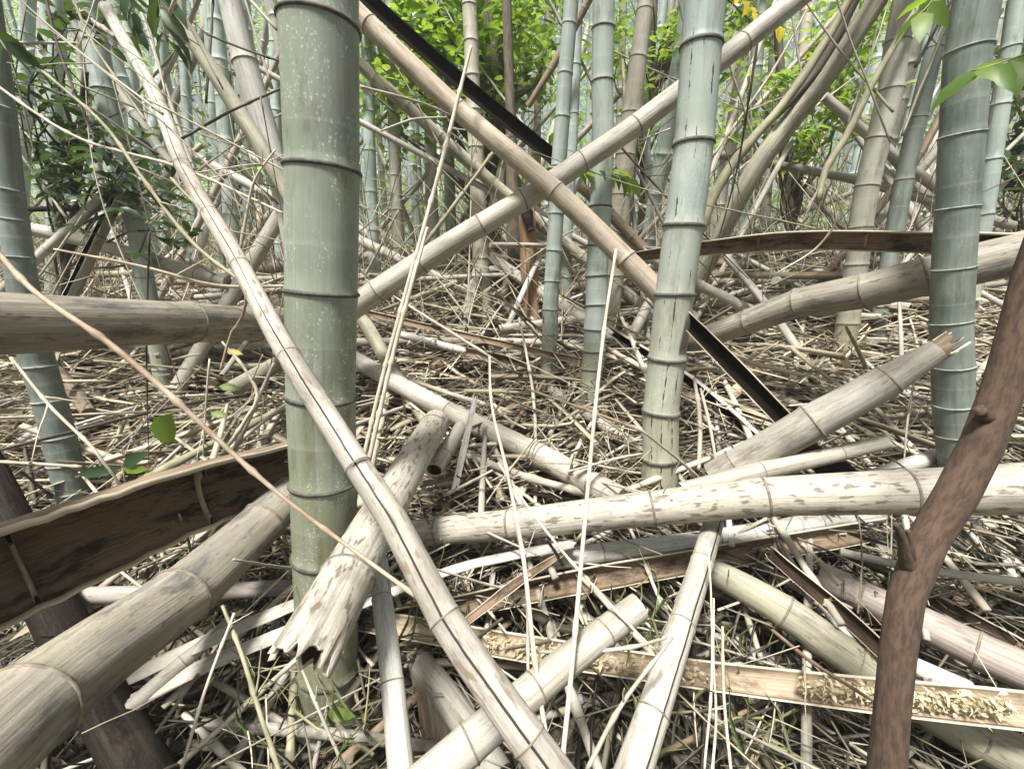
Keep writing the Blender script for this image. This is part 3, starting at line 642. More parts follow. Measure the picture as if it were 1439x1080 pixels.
culm('fallen_culm', 'bleached pole below the pinkish log', 'bamboo pole', [(1215, 905, .74, 24), (1360, 972, .665, 34)], 'white', spacing=.2, ns=14)
culm('fallen_culm', 'greyish log with a dark torn tip pointing up at the broad dark green culm', 'bamboo log',
    [(1004, 672, 1.08, 50), (1140, 596, 1.02, 54), (1240, 540, .98, 50), (1318, 492, .95, 34)], 'grey', nodes=[1145, 1035, 1250], ns=30, ends=('cap', 'torn'), tipmat='brown', jagk=1.2, mark='the log with the torn tip')
culm('fallen_culm', 'heavy log rising to the right and passing behind the broad dark green culm', 'bamboo log',
    [(955, 487, 1.78, 27), (1050, 452, 1.55, 34), (1120, 428, 1.42, 41), (1220, 406, 1.27, 48), (1310, 384, 1.18, 53), (1470, 345, 1.12, 60)], 'yellowed', nodes=[1054, 1122, 1214, 1300], ns=28, mark='the heavy rising log', ext=(0, .4))
split('split_culm', 'long peeled half culm with a white upper edge reaching the right edge of the picture', [(865, 365, 1.75, 13), (990, 350, 1.52, 25), (1110, 340, 1.42, 33), (1310, 343, 1.19, 37), (1460, 350, 1.12, 46)], (0, -1, -.45), 'white', 'in_brown', arc=150, nodes=[1058, 1205], mark='the long peeled half culm')
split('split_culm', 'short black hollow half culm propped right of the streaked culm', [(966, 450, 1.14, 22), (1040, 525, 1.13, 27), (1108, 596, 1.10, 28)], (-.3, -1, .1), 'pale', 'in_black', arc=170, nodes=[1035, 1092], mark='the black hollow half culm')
culm('fallen_culm', 'short pale stick with a dark broken tip lying on the long mottled horizontal log', 'bamboo pole', [(958, 694, .98, 34), (1072, 662, 1.0, 28), (1242, 622, 1.02, 20)], 'pale', ends=('cap', 'torn'), nodes=[1070, 1180], ns=16, mark='the short pale stick')
culm('fallen_culm', 'big yellowish weathered log in the lower left corner', 'bamboo log',
    [(-70, 1096, .36, 150), (90, 956, .50, 114), (255, 835, .72, 80), (412, 690, 1.02, 52)], 'yellowed', clamp=False, nodes=[40, 252, 370], ns=40, mark='the big yellowish log', ext=(.15, 0), ring='ring_brown')
split('split_culm', 'wide dark brown half culm with pale rim between left edge and thick culm', [(-60, 846, .60, 178), (120, 770, .72, 138), (250, 716, .82, 110), (408, 660, 1.0, 82)], (.15, -1, -.25), 'rot' if False else 'brown', 'in_rust', arc=165, nodes=[30, 290], clamp=False, mark='the wide dark half culm', ext=(.1, 0))
culm('rotten_plank', 'dark rotten trunk passing under the big yellowish log in the lower left', 'rotten log', [(-30, 640, 1.0, 66), (80, 872, .80, 88), (205, 1100, .60, 108)], 'black', clamp=False, spacing=.5, ns=14, ext=(0, .2), mark='the dark rotten trunk')
culm('fallen_culm', 'thin pinkish pole lying level beneath the wide dark half culm', 'bamboo pole', [(82, 837, .87, 26), (250, 832, .90, 25), (425, 824, .95, 23)], 'pinkish', ns=14, nodes=[120, 300])
split('split_culm', 'white split lath above its longer twin beneath the big yellowish log', [(150, 968, .72, 34), (300, 898, .78, 32), (415, 850, .84, 26)], (0, .3, -1), 'pale', 'rim', arc=110, flat=.45)
split('split_culm', 'long white split lath ending under the splintered mottled log', [(158, 1000, .67, 30), (280, 940, .74, 32), (430, 878, .80, 28)], (0, .3, -1), 'pale', 'rim', arc=110, flat=.45, mark='the long white lath')
culm('fallen_culm', 'thin grey brown pole sloping over the white split laths', 'bamboo pole', [(165, 1012, .66, 26), (240, 945, .73, 22), (325, 872, .82, 16)], 'grey', ns=12, spacing=.15)
culm('fallen_culm', 'long buff log running down from the thick culm to the foot of the streaked culm', 'bamboo log',
    [(490, 500, 1.72, 22), (640, 583, 1.42, 27), (760, 640, 1.24, 32), (872, 702, 1.06, 38)], 'pale', nodes=[500, 630, 760, 838], ns=20, mark='the long buff floor log', ring='ring_brown')
culm('fallen_culm', 'straight grey buff pole lying behind the slim teal culm and pointing at the streaked culm', 'bamboo pole', [(725, 515, 1.95, 14), (800, 565, 1.7, 17), (905, 635, 1.42, 20)], 'grey', nodes=[770, 850], ns=12, mark='the grey buff pole')
split('split_culm', 'thin brown lath pointing right across the litter', [(500, 436, 1.85, 9), (650, 470, 1.8, 10), (828, 510, 1.66, 10)], (0, -1, .2), 'tan', 'in_brown', arc=130, mark='the thin brown lath')
culm('fallen_culm', 'thin grey white pole lying below the thin brown lath', 'bamboo pole', [(555, 468, 1.95, 11), (640, 490, 1.9, 12), (730, 507, 1.84, 11)], 'white', ns=10, spacing=.16)
split('split_culm', 'broken brown split piece at the end of the thin grey white pole', [(655, 494, 1.82, 13), (735, 510, 1.76, 12)], (0, -1, .3), 'tan', 'in_brown', arc=140)
culm('fallen_culm', 'pale pole passing behind both teal culms toward the black hollow half culm', 'bamboo pole', [(684, 356, 2.5, 14), (760, 410, 2.3, 17), (850, 468, 2.05, 18), (920, 515, 1.85, 20)], 'pale', ns=14, nodes=[730, 800], mark='the pale rear pole')
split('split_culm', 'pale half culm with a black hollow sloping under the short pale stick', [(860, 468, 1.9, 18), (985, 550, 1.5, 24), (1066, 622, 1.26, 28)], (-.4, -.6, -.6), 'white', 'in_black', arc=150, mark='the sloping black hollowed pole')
split('split_culm', 'flat white splint standing on end beside the buff floor log', [(668, 562, 1.28, 10), (655, 620, 1.2, 13), (641, 682, 1.1, 14)], (.3, .8, .3), 'white', 'in_light', arc=110, mark='the flat white splint')
culm('leaning_pole', 'short greyish pole leaning down to the top of the splintered mottled log', 'bamboo pole', [(508, 445, 1.72, 20), (555, 525, 1.6, 20), (598, 592, 1.48, 18)], 'olived', ns=14, nodes=[520, 570], mark='the short greyish pole')
culm('fallen_culm', 'buff log leaning up from the litter to the thick culm on its left side', 'bamboo log', [(242, 560, 1.72, 26), (318, 430, 1.85, 25), (400, 292, 2.0, 24)], 'pale', nodes=[285, 345], ns=16, ends=('cap', 'cap'), mark='the buff leaning log')
culm('leaning_pole', 'olive brown pole leaning right in front of the white slanting culm', 'bamboo pole', [(215, -35, 1.45, 18), (245, 15, 1.45, 20), (355, 188, 1.42, 22), (412, 285, 1.4, 22)], 'olived', nodes=[356, 290], ns=16, mark='the olive brown pole', ext=(.6, 0), clamp=False, ring='ring_dark')
split('split_culm', 'pale half culm with a black hollow leaning left near the top', [(285, -25, 1.75, 18), (250, 60, 1.75, 18), (212, 140, 1.75, 18)], (-.8, -.6, 0), 'pale', 'in_black', arc=160, clamp=False, ext=(.5, 0))
split('split_culm', 'grey half culm with a black slot standing right of the dark left culm', [(168, 262, 1.7, 30), (135, 325, 1.7, 34), (90, 420, 1.68, 36)], (-.7, -.7, 0), 'grey', 'in_black', arc=200, clamp=False, ext=(0, .3), mark='the slotted grey half culm')
culm('fallen_culm', 'pale pole running level behind the slotted grey half culm', 'bamboo pole', [(45, 322, 1.85, 18), (120, 338, 1.85, 19), (215, 366, 1.85, 20)], 'pale', ns=12, spacing=.22, ext=(.3, .3), clamp=False)
culm('fallen_culm', 'black level pole behind the dark left hand culm', 'bamboo pole', [(20, 294, 2.0, 8), (128, 294, 2.0, 8)], 'black', ns=10, clamp=False, ext=(.3, .1))
culm('fallen_culm', 'buff pole leaning up to the right past the slotted grey half culm', 'bamboo pole', [(52, 362, 1.6, 16), (100, 318, 1.66, 17), (160, 262, 1.74, 18)], 'pale', ns=12, spacing=.2, clamp=False, ext=(.3, 0))
culm('leaning_pole', 'thick olive buff pole leaning right with dark rings, top right', 'bamboo pole',
    [(1003, 352, 2.05, 24), (1060, 240, 2.0, 28), (1160, 108, 1.95, 29), (1250, -25, 1.9, 28)], 'olived', nodes=[1165, 1120, 1080, 1040], ns=16, ends=('cap', 'cap'), ext=(.3, .8), mark='the thick olive leaning pole', clamp=False, ring='ring_dark')
stick('leaning_branch', 'dark curved branch running beside the thick olive leaning pole', 'branch', [(985, 318, 1.9, 16), (1003, 275, 1.9, 14), (1058, 195, 1.88, 12), (1090, 160, 1.87, 12), (1150, 75, 1.85, 11), (1205, -20, 1.83, 11)], 'olivetwig', knots=.3, ext=(.2, .5), mark='the dark curved branch')
stick('leaning_branch', 'darker upper branch of the pair beside the thick olive leaning pole', 'branch', [(1090, 165, 1.95, 9), (1150, 95, 1.94, 14), (1210, -20, 1.92, 16)], 'darktwig', knots=.3, ext=(0, .4))
culm('fallen_culm', 'pale pole sloping down to the right behind the olive buff culm', 'bamboo pole', [(1180, 155, 2.3, 18), (1250, 215, 2.3, 18), (1330, 275, 2.3, 19)], 'pale', ns=12, spacing=.3, clamp=False, ext=(.1, .4))
culm('fallen_culm', 'mid grey pole sloping gently right behind the olive buff culm below the pale pole', 'bamboo pole', [(1090, 232, 2.5, 13), (1200, 252, 2.4, 14), (1330, 290, 2.3, 15)], 'grey', ns=12, spacing=.3, clamp=False, ext=(.3, .3))
culm('leaning_pole', 'brown pole leaning left behind the olive buff culm', 'bamboo pole', [(1240, 285, 2.1, 12), (1290, 220, 2.1, 12), (1326, 155, 2.1, 12)], 'brown', ns=10, spacing=.3, clamp=False, ext=(.5, .4))
stick('hanging_strip', 'pale curled sheath strip hanging in front of the olive buff culm', 'bark strip', [(1150, 282, 1.6, 9), (1160, 240, 1.62, 11), (1190, 190, 1.64, 10), (1225, 120, 1.66, 9), (1262, 55, 1.68, 8), (1296, 0, 1.7, 8)], 'olivetwig', knots=0, ext=(0, .5))
culm('fallen_culm', 'dark pole crossing at the top behind the tan crossed log and the slim teal culm', 'bamboo pole', [(742, 150, 2.3, 9), (790, 70, 2.25, 12), (835, -15, 2.2, 12)], 'brown', ns=10, spacing=.25, clamp=False, ext=(0, .4))
culm('fallen_culm', 'pale grey pole sloping down to the left behind the heavy rising log', 'bamboo pole', [(870, 505, 1.9, 16), (905, 440, 2.0, 16), (930, 395, 2.1, 15)], 'grey', ns=12, spacing=.2)
culm('fallen_culm', 'white pole crossing behind the black hollow half culm', 'bamboo pole', [(1020, 360, 2.0, 12), (1078, 430, 1.85, 13), (1168, 560, 1.55, 15)], 'pale', ns=12, spacing=.2, clamp=False)
culm('fallen_culm', 'dark half buried log under the short pale stick', 'bamboo log', [(1120, 628, 1.12, 34), (1180, 662, 1.06, 36), (1215, 690, 1.02, 34)], 'black', ns=14, spacing=.3)  # near-black colour all over the log
culm('fallen_culm', 'pale pole behind the foot of the broad dark green culm', 'bamboo pole', [(1220, 672, 1.08, 24), (1300, 646, 1.1, 24), (1320, 640, 1.12, 24)], 'white', ns=12, spacing=.3)
culm('fallen_culm', 'buff pole lying deep in the litter left of the thick culm', 'bamboo pole', [(330, 545, 1.5, 24), (400, 505, 1.5, 22)], 'olived', ns=14, spacing=.2, ends=('cut', 'cap'))
culm('fallen_culm', 'dark curved old pole lying behind the foot of the left edge culm', 'bamboo pole', [(62, 500, 1.75, 20), (100, 545, 1.6, 24), (125, 580, 1.5, 22)], 'brown', ns=14, spacing=.3)
culm('fallen_culm', 'grey half decayed pole lying in shade at the bottom centre', 'bamboo pole', [(590, 930, .80, 40), (650, 1010, .70, 46), (700, 1090, .62, 50)], 'grey', ns=14, spacing=.3)
culm('fallen_culm', 'shaded brown log standing in the gap right of the straight bleached pole', 'bamboo log', [(585, 905, .86, 36), (606, 990, .74, 44), (622, 1080, .66, 50)], 'brown', ns=16, spacing=.3)
split('split_culm', 'brown twisted splint lying over the rusty half culm', [(655, 872, .76, 14), (740, 808, .80, 18), (785, 780, .82, 10)], (-.4, -.6, .5), 'tan', 'in_brown', arc=120)
culm('fallen_culm', 'grey pole lying flat at the bottom left behind the splintered mottled log', 'bamboo pole', [(285, 1018, .72, 22), (440, 1028, .70, 20), (620, 1050, .66, 20)], 'grey', ns=12, spacing=.2)
split('split_culm', 'dark half culm slanting beyond the brown sapling on the right', [(1290, 830, .90, 20), (1380, 880, .82, 26), (1470, 930, .74, 30)], (-.4, -.6, .6), 'brown', 'in_dark', arc=150)
split('split_culm', 'second dark half culm higher up at the right edge beyond the brown sapling', [(1330, 780, 1.0, 18), (1400, 815, .94, 24), (1480, 858, .86, 28)], (-.4, -.6, .6), 'brown', 'in_dark', arc=150)
culm('fallen_culm', 'thin pale pole level beyond the brown sapling at the right edge', 'bamboo pole', [(1180, 775, .95, 12), (1300, 800, .88, 12), (1460, 820, .82, 13)], 'pale', ns=10, spacing=.2)

# ================================================================== SAPLING, TRUNKS
def trunk_mesh(name, parent, spec_list, mat, origin, ns=16, lump=.06):
    mb = MB()
    for spec in spec_list:
        P = [W(x, y, Y)[0] for x, y, Y, w in spec]; r = [q[3] / 2 * W(*q[:3])[1] / FPX / stretch(spec, i) for i, q in enumerate(spec)]
        n = 26; Q, s = smooth_path(P, n); rad = np.interp(np.linspace(0, 1, n), np.linspace(0, 1, len(r)), r)
        RR = rad[:, None] * (1 + rng.normal(0, lump, (n, ns)) * .5 + np.interp(s, np.linspace(0, s[-1], 7), rng.normal(0, lump, 7))[:, None])
        tube(mb, Q, RR, ns)
    return mb.build(name, M[mat], origin, parent)
o0 = W(1238, 1120, .40)[0]; o0[2] -= .5
rt = tag(empty('sapling', o0), 'reddish brown sapling trunk with a knotty fork standing close on the right', 'sapling')
HERO += [(1245, 1000, 'the brown sapling'), (1270, 850, 'the brown sapling'), (1330, 720, 'the brown sapling'), (1400, 580, 'the brown sapling')]
trunk_mesh('trunk', rt, [[(1232, 1330, .36, 72), (1244, 1110, .40, 66), (1257, 960, .42, 52), (1268, 860, .44, 55), (1290, 785, .46, 66), (1332, 715, .48, 62), (1372, 640, .49, 60), (1405, 560, .50, 66), (1430, 470, .51, 76), (1458, 370, .52, 84), (1525, 200, .53, 80), (1590, -50, .56, 80), (1640, -330, .62, 84), (1650, -700, .70, 90)]], 'bark', o0, 20, .035)
trunk_mesh('knot', rt, [[(1294, 820, .46, 38), (1273, 782, .452, 28), (1266, 752, .447, 18), (1258, 735, .444, 8)], [(1278, 785, .452, 20), (1276, 745, .447, 8)]], 'bark', o0, 16, .10)
trunk_mesh('knot', rt, [[(1392, 595, .495, 36), (1376, 576, .485, 20)]], 'bark', o0, 12, .10)
o0 = W(748, 470, 2.3)[0]
rt = tag(empty('tree_stump', o0), 'orange brown broken trunk with a dark notch behind the crossed logs', 'stump')
trunk_mesh('trunk', rt, [[(750, 480, 2.3, 26), (745, 400, 2.3, 24), (742, 330, 2.3, 23), (740, 275, 2.3, 20)]], 'orange', o0, 14)
trunk_mesh('bark_patch', rt, [[(746, 325, 2.24, 14), (741, 304, 2.24, 16), (739, 284, 2.25, 14)]], 'rot', o0, 10, .15)
o0 = W(722, 470, 2.5)[0]
rt = tag(empty('tree', o0), 'reddish brown trunk standing left of the orange brown broken trunk', 'tree')
trunk_mesh('trunk', rt, [[(726, 480, 2.5, 20), (722, 330, 2.5, 19), (718, 180, 2.5, 15), (712, 0, 2.5, 13), (708, -200, 2.5, 12)]], 'bark_grey', o0)

def grow_tree(label, base, spec, regions, leafmat, nleaf, lsize, name='tree', cat='tree', trunkmat='bark_grey', top=None, spread=1.0, group=None, branches=9):
    """broadleaf tree: tapering trunk, limbs running to leafy sprays; regions = pixel boxes (x0,y0,x1,y1,Y) the sprays fill"""
    o = W(*base)[0]; o[2] = min(o[2], terf(o[0], o[1]) - .02)
    root = tag(empty(name, o), label, cat, group)
    P = [o] + [W(x, y, Y)[0] for x, y, Y, w in spec]; r = [spec[0][3] / 2 * W(*spec[0][:3])[1] / FPX * 1.15] + [w / 2 * W(x, y, Y)[1] / FPX for x, y, Y, w in spec]
    mb = MB(); n = 24; Q, s = smooth_path(P, n); rad = np.interp(np.linspace(0, 1, n), np.linspace(0, 1, len(r)), r)
    tube(mb, Q, rad[:, None] * (1 + rng.normal(0, .04, (n, 12))), 12); mb.build('trunk', M[trunkmat], o, root)
    pos, dr, nr = [], [], []
    tot = sum((q[2] - q[0]) * (q[3] - q[1]) for q in regions)
    for (x0, y0, x1, y1, Yc) in regions:
        share = (x1 - x0) * (y1 - y0) / tot; nb_ = max(2, int(branches * share * 2))
        for b in range(nb_):
            c = W(random.uniform(x0, x1), random.uniform(y0, y1), Yc * random.uniform(.9, 1.12))[0]
            k = int(np.argmin(np.linalg.norm(Q - c + np.array((0, 0, .5)), axis=1))); k = max(2, min(n - 1, k))
            mid = (Q[k] + c) / 2 + rng.normal(0, .05, 3) + np.array((0, 0, .06))
            bm_ = MB(); bq, bs_ = smooth_path([Q[k], mid, c], 10); tube(bm_, bq, np.linspace(max(rad[k] * .45, .004), .0018, 10), 5)
            m = int(nleaf * share / nb_); rs = .55 * math.sqrt((x1 - x0) * (y1 - y0) / nb_) / FPX * Yc * spread
            # flat sprays of leaves around short twigs
            nt_ = max(3, m // 9)
            for _ in range(nt_):
                tc = c + rng.normal(0, 1, 3) * rs * np.array((1, 1, .7)); ax = tc - bq[6]; ax = ax / (np.linalg.norm(ax) + 1e-6) + rng.normal(0, .35, 3); ax /= np.linalg.norm(ax)
                tl = lsize * 2.6; q2 = tc + ax * np.linspace(-tl * .5, tl * .5, 4)[:, None]; tube(bm_, q2, np.linspace(.0016, .0008, 4), 3, cap=False)
                for q in range(9):
                    t = q / 8 - .5; pos.append(tc + ax * tl * t); sd = np.cross(ax, (0, 0, 1)) * (1 if q % 2 else -1)
                    dr.append(ax * .6 + sd * .9 + rng.normal(0, .3, 3) + np.array((0, 0, -.15))); nr.append(np.array((0, 0, 1)) + rng.normal(0, .45, 3))
            bm_.build('branch', M[trunkmat], o, root)
    leaves_obj('crown', pos, dr, nr, lsize * rng.uniform(.65, 1.25, len(pos)), lsize * .5 * rng.uniform(.7, 1.2, len(pos)), leafmat, root, o)
    for (x0, y0, x1, y1, Yc) in regions: HERO.append(((x0 + x1) / 2, (y0 + y1) / 2, 'the ' + ('leafy tree')))
    return root
grow_tree('leafy tree with a thick grey trunk behind the black half culm', (690, 440, 3.0), [(692, 300, 3.0, 26), (700, 130, 3.0, 26), (680, -10, 3.0, 27), (660, -120, 3.0, 24)],
    [(520, -60, 680, 130, 2.8), (600, -60, 770, 110, 3.0), (690, 60, 800, 200, 3.2), (510, 90, 610, 180, 2.7)], 'leaf', 2600, .085, branches=20)
grow_tree('small leafy tree with bright foliage between the beige leaning culm and the streaked culm', (900, 420, 3.4), [(905, 250, 3.4, 12), (915, 100, 3.4, 11), (920, -20, 3.4, 10)],
    [(860, -50, 975, 110, 3.2), (880, 60, 960, 210, 3.4), (1000, -40, 1130, 60, 3.3)], 'leaf', 1500, .07, branches=12)
grow_tree('thin tree with drooping olive leaves behind the thick olive leaning pole', (1115, 430, 2.9), [(1112, 300, 2.9, 13), (1100, 150, 2.9, 12), (1090, -20, 2.9, 10)],
    [(1040, 60, 1200, 190, 2.8), (1090, 120, 1210, 240, 2.7), (1130, 10, 1260, 120, 3.0)], 'leaf', 1300, .065, branches=14)
grow_tree('dark leaved shrub at the right edge behind the bluish grey culm', (1460, 420, 2.6), [(1455, 300, 2.6, 12), (1450, 200, 2.6, 10), (1445, 100, 2.6, 8)],
    [(1395, 160, 1500, 290, 2.5), (1400, 60, 1500, 180, 2.6)], 'leafdark', 900, .08, name='shrub', cat='shrub', branches=10)
grow_tree('dark leaved shrub reaching over the top left corner', (70, 560, 1.9), [(90, 400, 1.9, 10), (110, 250, 1.8, 9), (120, 100, 1.7, 8)],
    [(20, 130, 190, 260, 1.7), (90, 190, 270, 330, 1.7), (40, 40, 140, 140, 1.6)], 'leafdark', 150, .055, name='shrub', cat='shrub', branches=14, trunkmat='darktwig')
grow_tree('bushy evergreen far back between the teal grey culm and the white slanting culm', (330, 420, 4.5), [(330, 330, 4.5, 10), (328, 240, 4.5, 9), (320, 100, 4.5, 8)],
    [(240, 180, 400, 330, 4.5), (280, 60, 400, 220, 4.6)], 'leafdark', 600, .08, branches=9)
# leafy sprigs hanging close to the camera
def sprig(label, spec, nleaf, lsize, mat, twig='olivetwig', start=.25, droop=-.3):
    P = [W(*q[:3])[0] for q in spec]; r = [q[3] / 2 * W(*q[:3])[1] / FPX for q in spec]
    o = P[0]; root = tag(empty('leafy_sprig', o), label, 'sprig')
    st = stick('stem', None, None, spec, twig, parent=root, P=P, r=r, knots=0, ns=5)
    Q, s = smooth_path(P, 40)
    for i in range(nleaf):
        t = start + (1 - start) * (i + .5) / nleaf; k = min(39, int(t * 39)); T = Q[min(k + 1, 39)] - Q[max(k - 1, 0)]; T /= np.linalg.norm(T)
        sd = np.cross(T, (0, -.4, 1)); sd /= np.linalg.norm(sd); d = T * .7 + sd * (1 if i % 2 else -1) * .8 + rng.normal(0, .3, 3) + np.array((0, 0, droop))
        l = lsize * random.uniform(.75, 1.2)
        leaves_obj('leaf', [Q[k]], [d], [np.array((0, -.5, 1)) + rng.normal(0, .4, 3)], l, l * random.uniform(.42, .55), mat, root, o, bend=.35)
    HERO.append((spec[-1][0], spec[-1][1], 'the leafy sprig'))
sprig('leafy green sprig hanging over the right end of the crossed logs', [(770, 235, 1.7, 4), (815, 240, 1.68, 3), (850, 240, 1.66, 3), (885, 250, 1.64, 2)], 22, .075, 'leaf', start=.3)
sprig('bright leafy sprig in the upper right corner over the broad dark green culm', [(1480, 60, .80, 4), (1430, 80, .78, 3), (1395, 92, .76, 2), (1365, 100, .75, 2)], 9, .06, 'leaf', start=.1)
sprig('second bright sprig at the very top beside the broad dark green culm', [(1330, -60, .9, 3), (1320, -20, .9, 3), (1305, 8, .9, 2), (1290, 22, .9, 2)], 7, .06, 'leaf', start=.2)
sprig('dark leafy sprig hanging at the top left near the half culm with a black hollow', [(215, -60, 1.2, 3), (222, -10, 1.2, 3), (228, 30, 1.2, 2), (236, 60, 1.2, 2)], 9, .075, 'leafdark', start=.2, droop=-.7)
sprig('olive sprig of long leaves hanging left of the olive brown pole', [(175, -50, 1.1, 3), (182, -10, 1.1, 3), (190, 20, 1.1, 2), (192, 45, 1.1, 2)], 7, .06, 'leafdark', start=.2, droop=-.8)
sprig('small dark leafy sprig at the left edge above the dark left culm', [(-30, 30, .9, 3), (-5, 50, .9, 3), (12, 75, .9, 2)], 5, .06, 'leafdark', start=.3, droop=-.5)
sprig('yellow leafed sprig at the very top behind the streaked culm', [(1010, -60, 2.3, 3), (1030, -20, 2.3, 3), (1060, 15, 2.3, 2), (1105, 40, 2.3, 2)], 14, .075, 'leafyellow', start=.3)
# seedling at the left with few big leaves
def seedling():
    o = W(172, 690, 1.1)[0]; o[2] = terf(o[0], o[1]); root = tag(empty('seedling', o), 'seedling with a bright round leaf and dark pointed leaves, left of the thick culm', 'seedling')
    c = W(172, 655, 1.05)[0]
    stick('stem', None, None, None, 'olivetwig', parent=root, P=[o, (o + c) / 2 + (.005, 0, 0), c], r=[.004, .003, .002], knots=0)
    tip = W(228, 612, 1.02)[0]; stick('stem', None, None, None, 'olivetwig', parent=root, P=[c, (c + tip) / 2, tip], r=[.002, .002, .0015], knots=0)
    for (px, py, dx, dy, l, w, mt) in [(172, 655, 45, -28, .085, .035, 'leafdark'), (172, 657, 38, 3, .07, .03, 'leaf'), (172, 657, -55, 8, .105, .032, 'leafdark'), (226, 622, 10, -45, .085, .080, 'leaf')]:
        p = W(px, py, 1.0)[0]; q = W(px + dx, py + dy, .98)[0]
        leaves_obj('leaf', [p], [q - p], [(.1, -1, .35 if dx else 0)], l, w, mt, root, o, bend=.2)
seedling()
for (px, py, Y, mt, lab, l) in [(330, 493, 1.35, 'leafyellow', 'yellow fallen leaf caught on twigs under the thick log from the left edge', .05), (320, 542, 1.25, 'leaf', 'pale green leaf caught on twigs above the smaller green leaf', .06), (308, 580, 1.2, 'leaf', 'small green leaf lowest of those caught beside the thick culm', .05), (470, 1000, .62, 'leaf', 'dark green leaf lying below the splintered mottled log', .05)]:
    p = W(px - 12, py, Y)[0]; o = leaves_obj('leaf', [p], [(1, -.1, -.1)], [(0, -.8, .7)], l, l * .5, mt); tag(o, lab, 'leaf'); HERO.append((px, py, 'the ' + ('yellow leaf' if mt == 'leafyellow' else 'green leaf')))

# yellow shavings lying in the half culm
def shavings():
    for (xs, lab, n) in [((1130, 1420), 'heap of yellow wood shavings on the right half of the open half culm', 700), ((680, 860), 'crumbly buff shavings on the half culm left of the pale log with the cut end', 300), ((820, 1010), 'thin scatter of shavings between the pale log and the pale cracked pole', 90)]:
        xx = rng.uniform(xs[0], xs[1], n); yy = np.interp(xx, [520, 830, 1130, 1500], [872, 925, 965, 1004]) + rng.normal(2, 7, n)
        YY = np.interp(xx, [520, 830, 1130, 1500], [.84, .74, .66, .57])
        pos = np.array([W(a, b, c - .012)[0] for a, b, c in zip(xx, yy, YY)]) + np.array((0, 0, .004))
        o = leaves_obj('shavings', pos, rand_dirs(n, .3) * np.array((1, .35, .5)), rand_dirs(n, .5, .9) + np.array((0, -.6, 0)), rng.uniform(.004, .016, n), rng.uniform(.003, .009, n), 'fluff', bend=.9)
        tag(o, lab, 'shavings', None, 'stuff')
shavings()

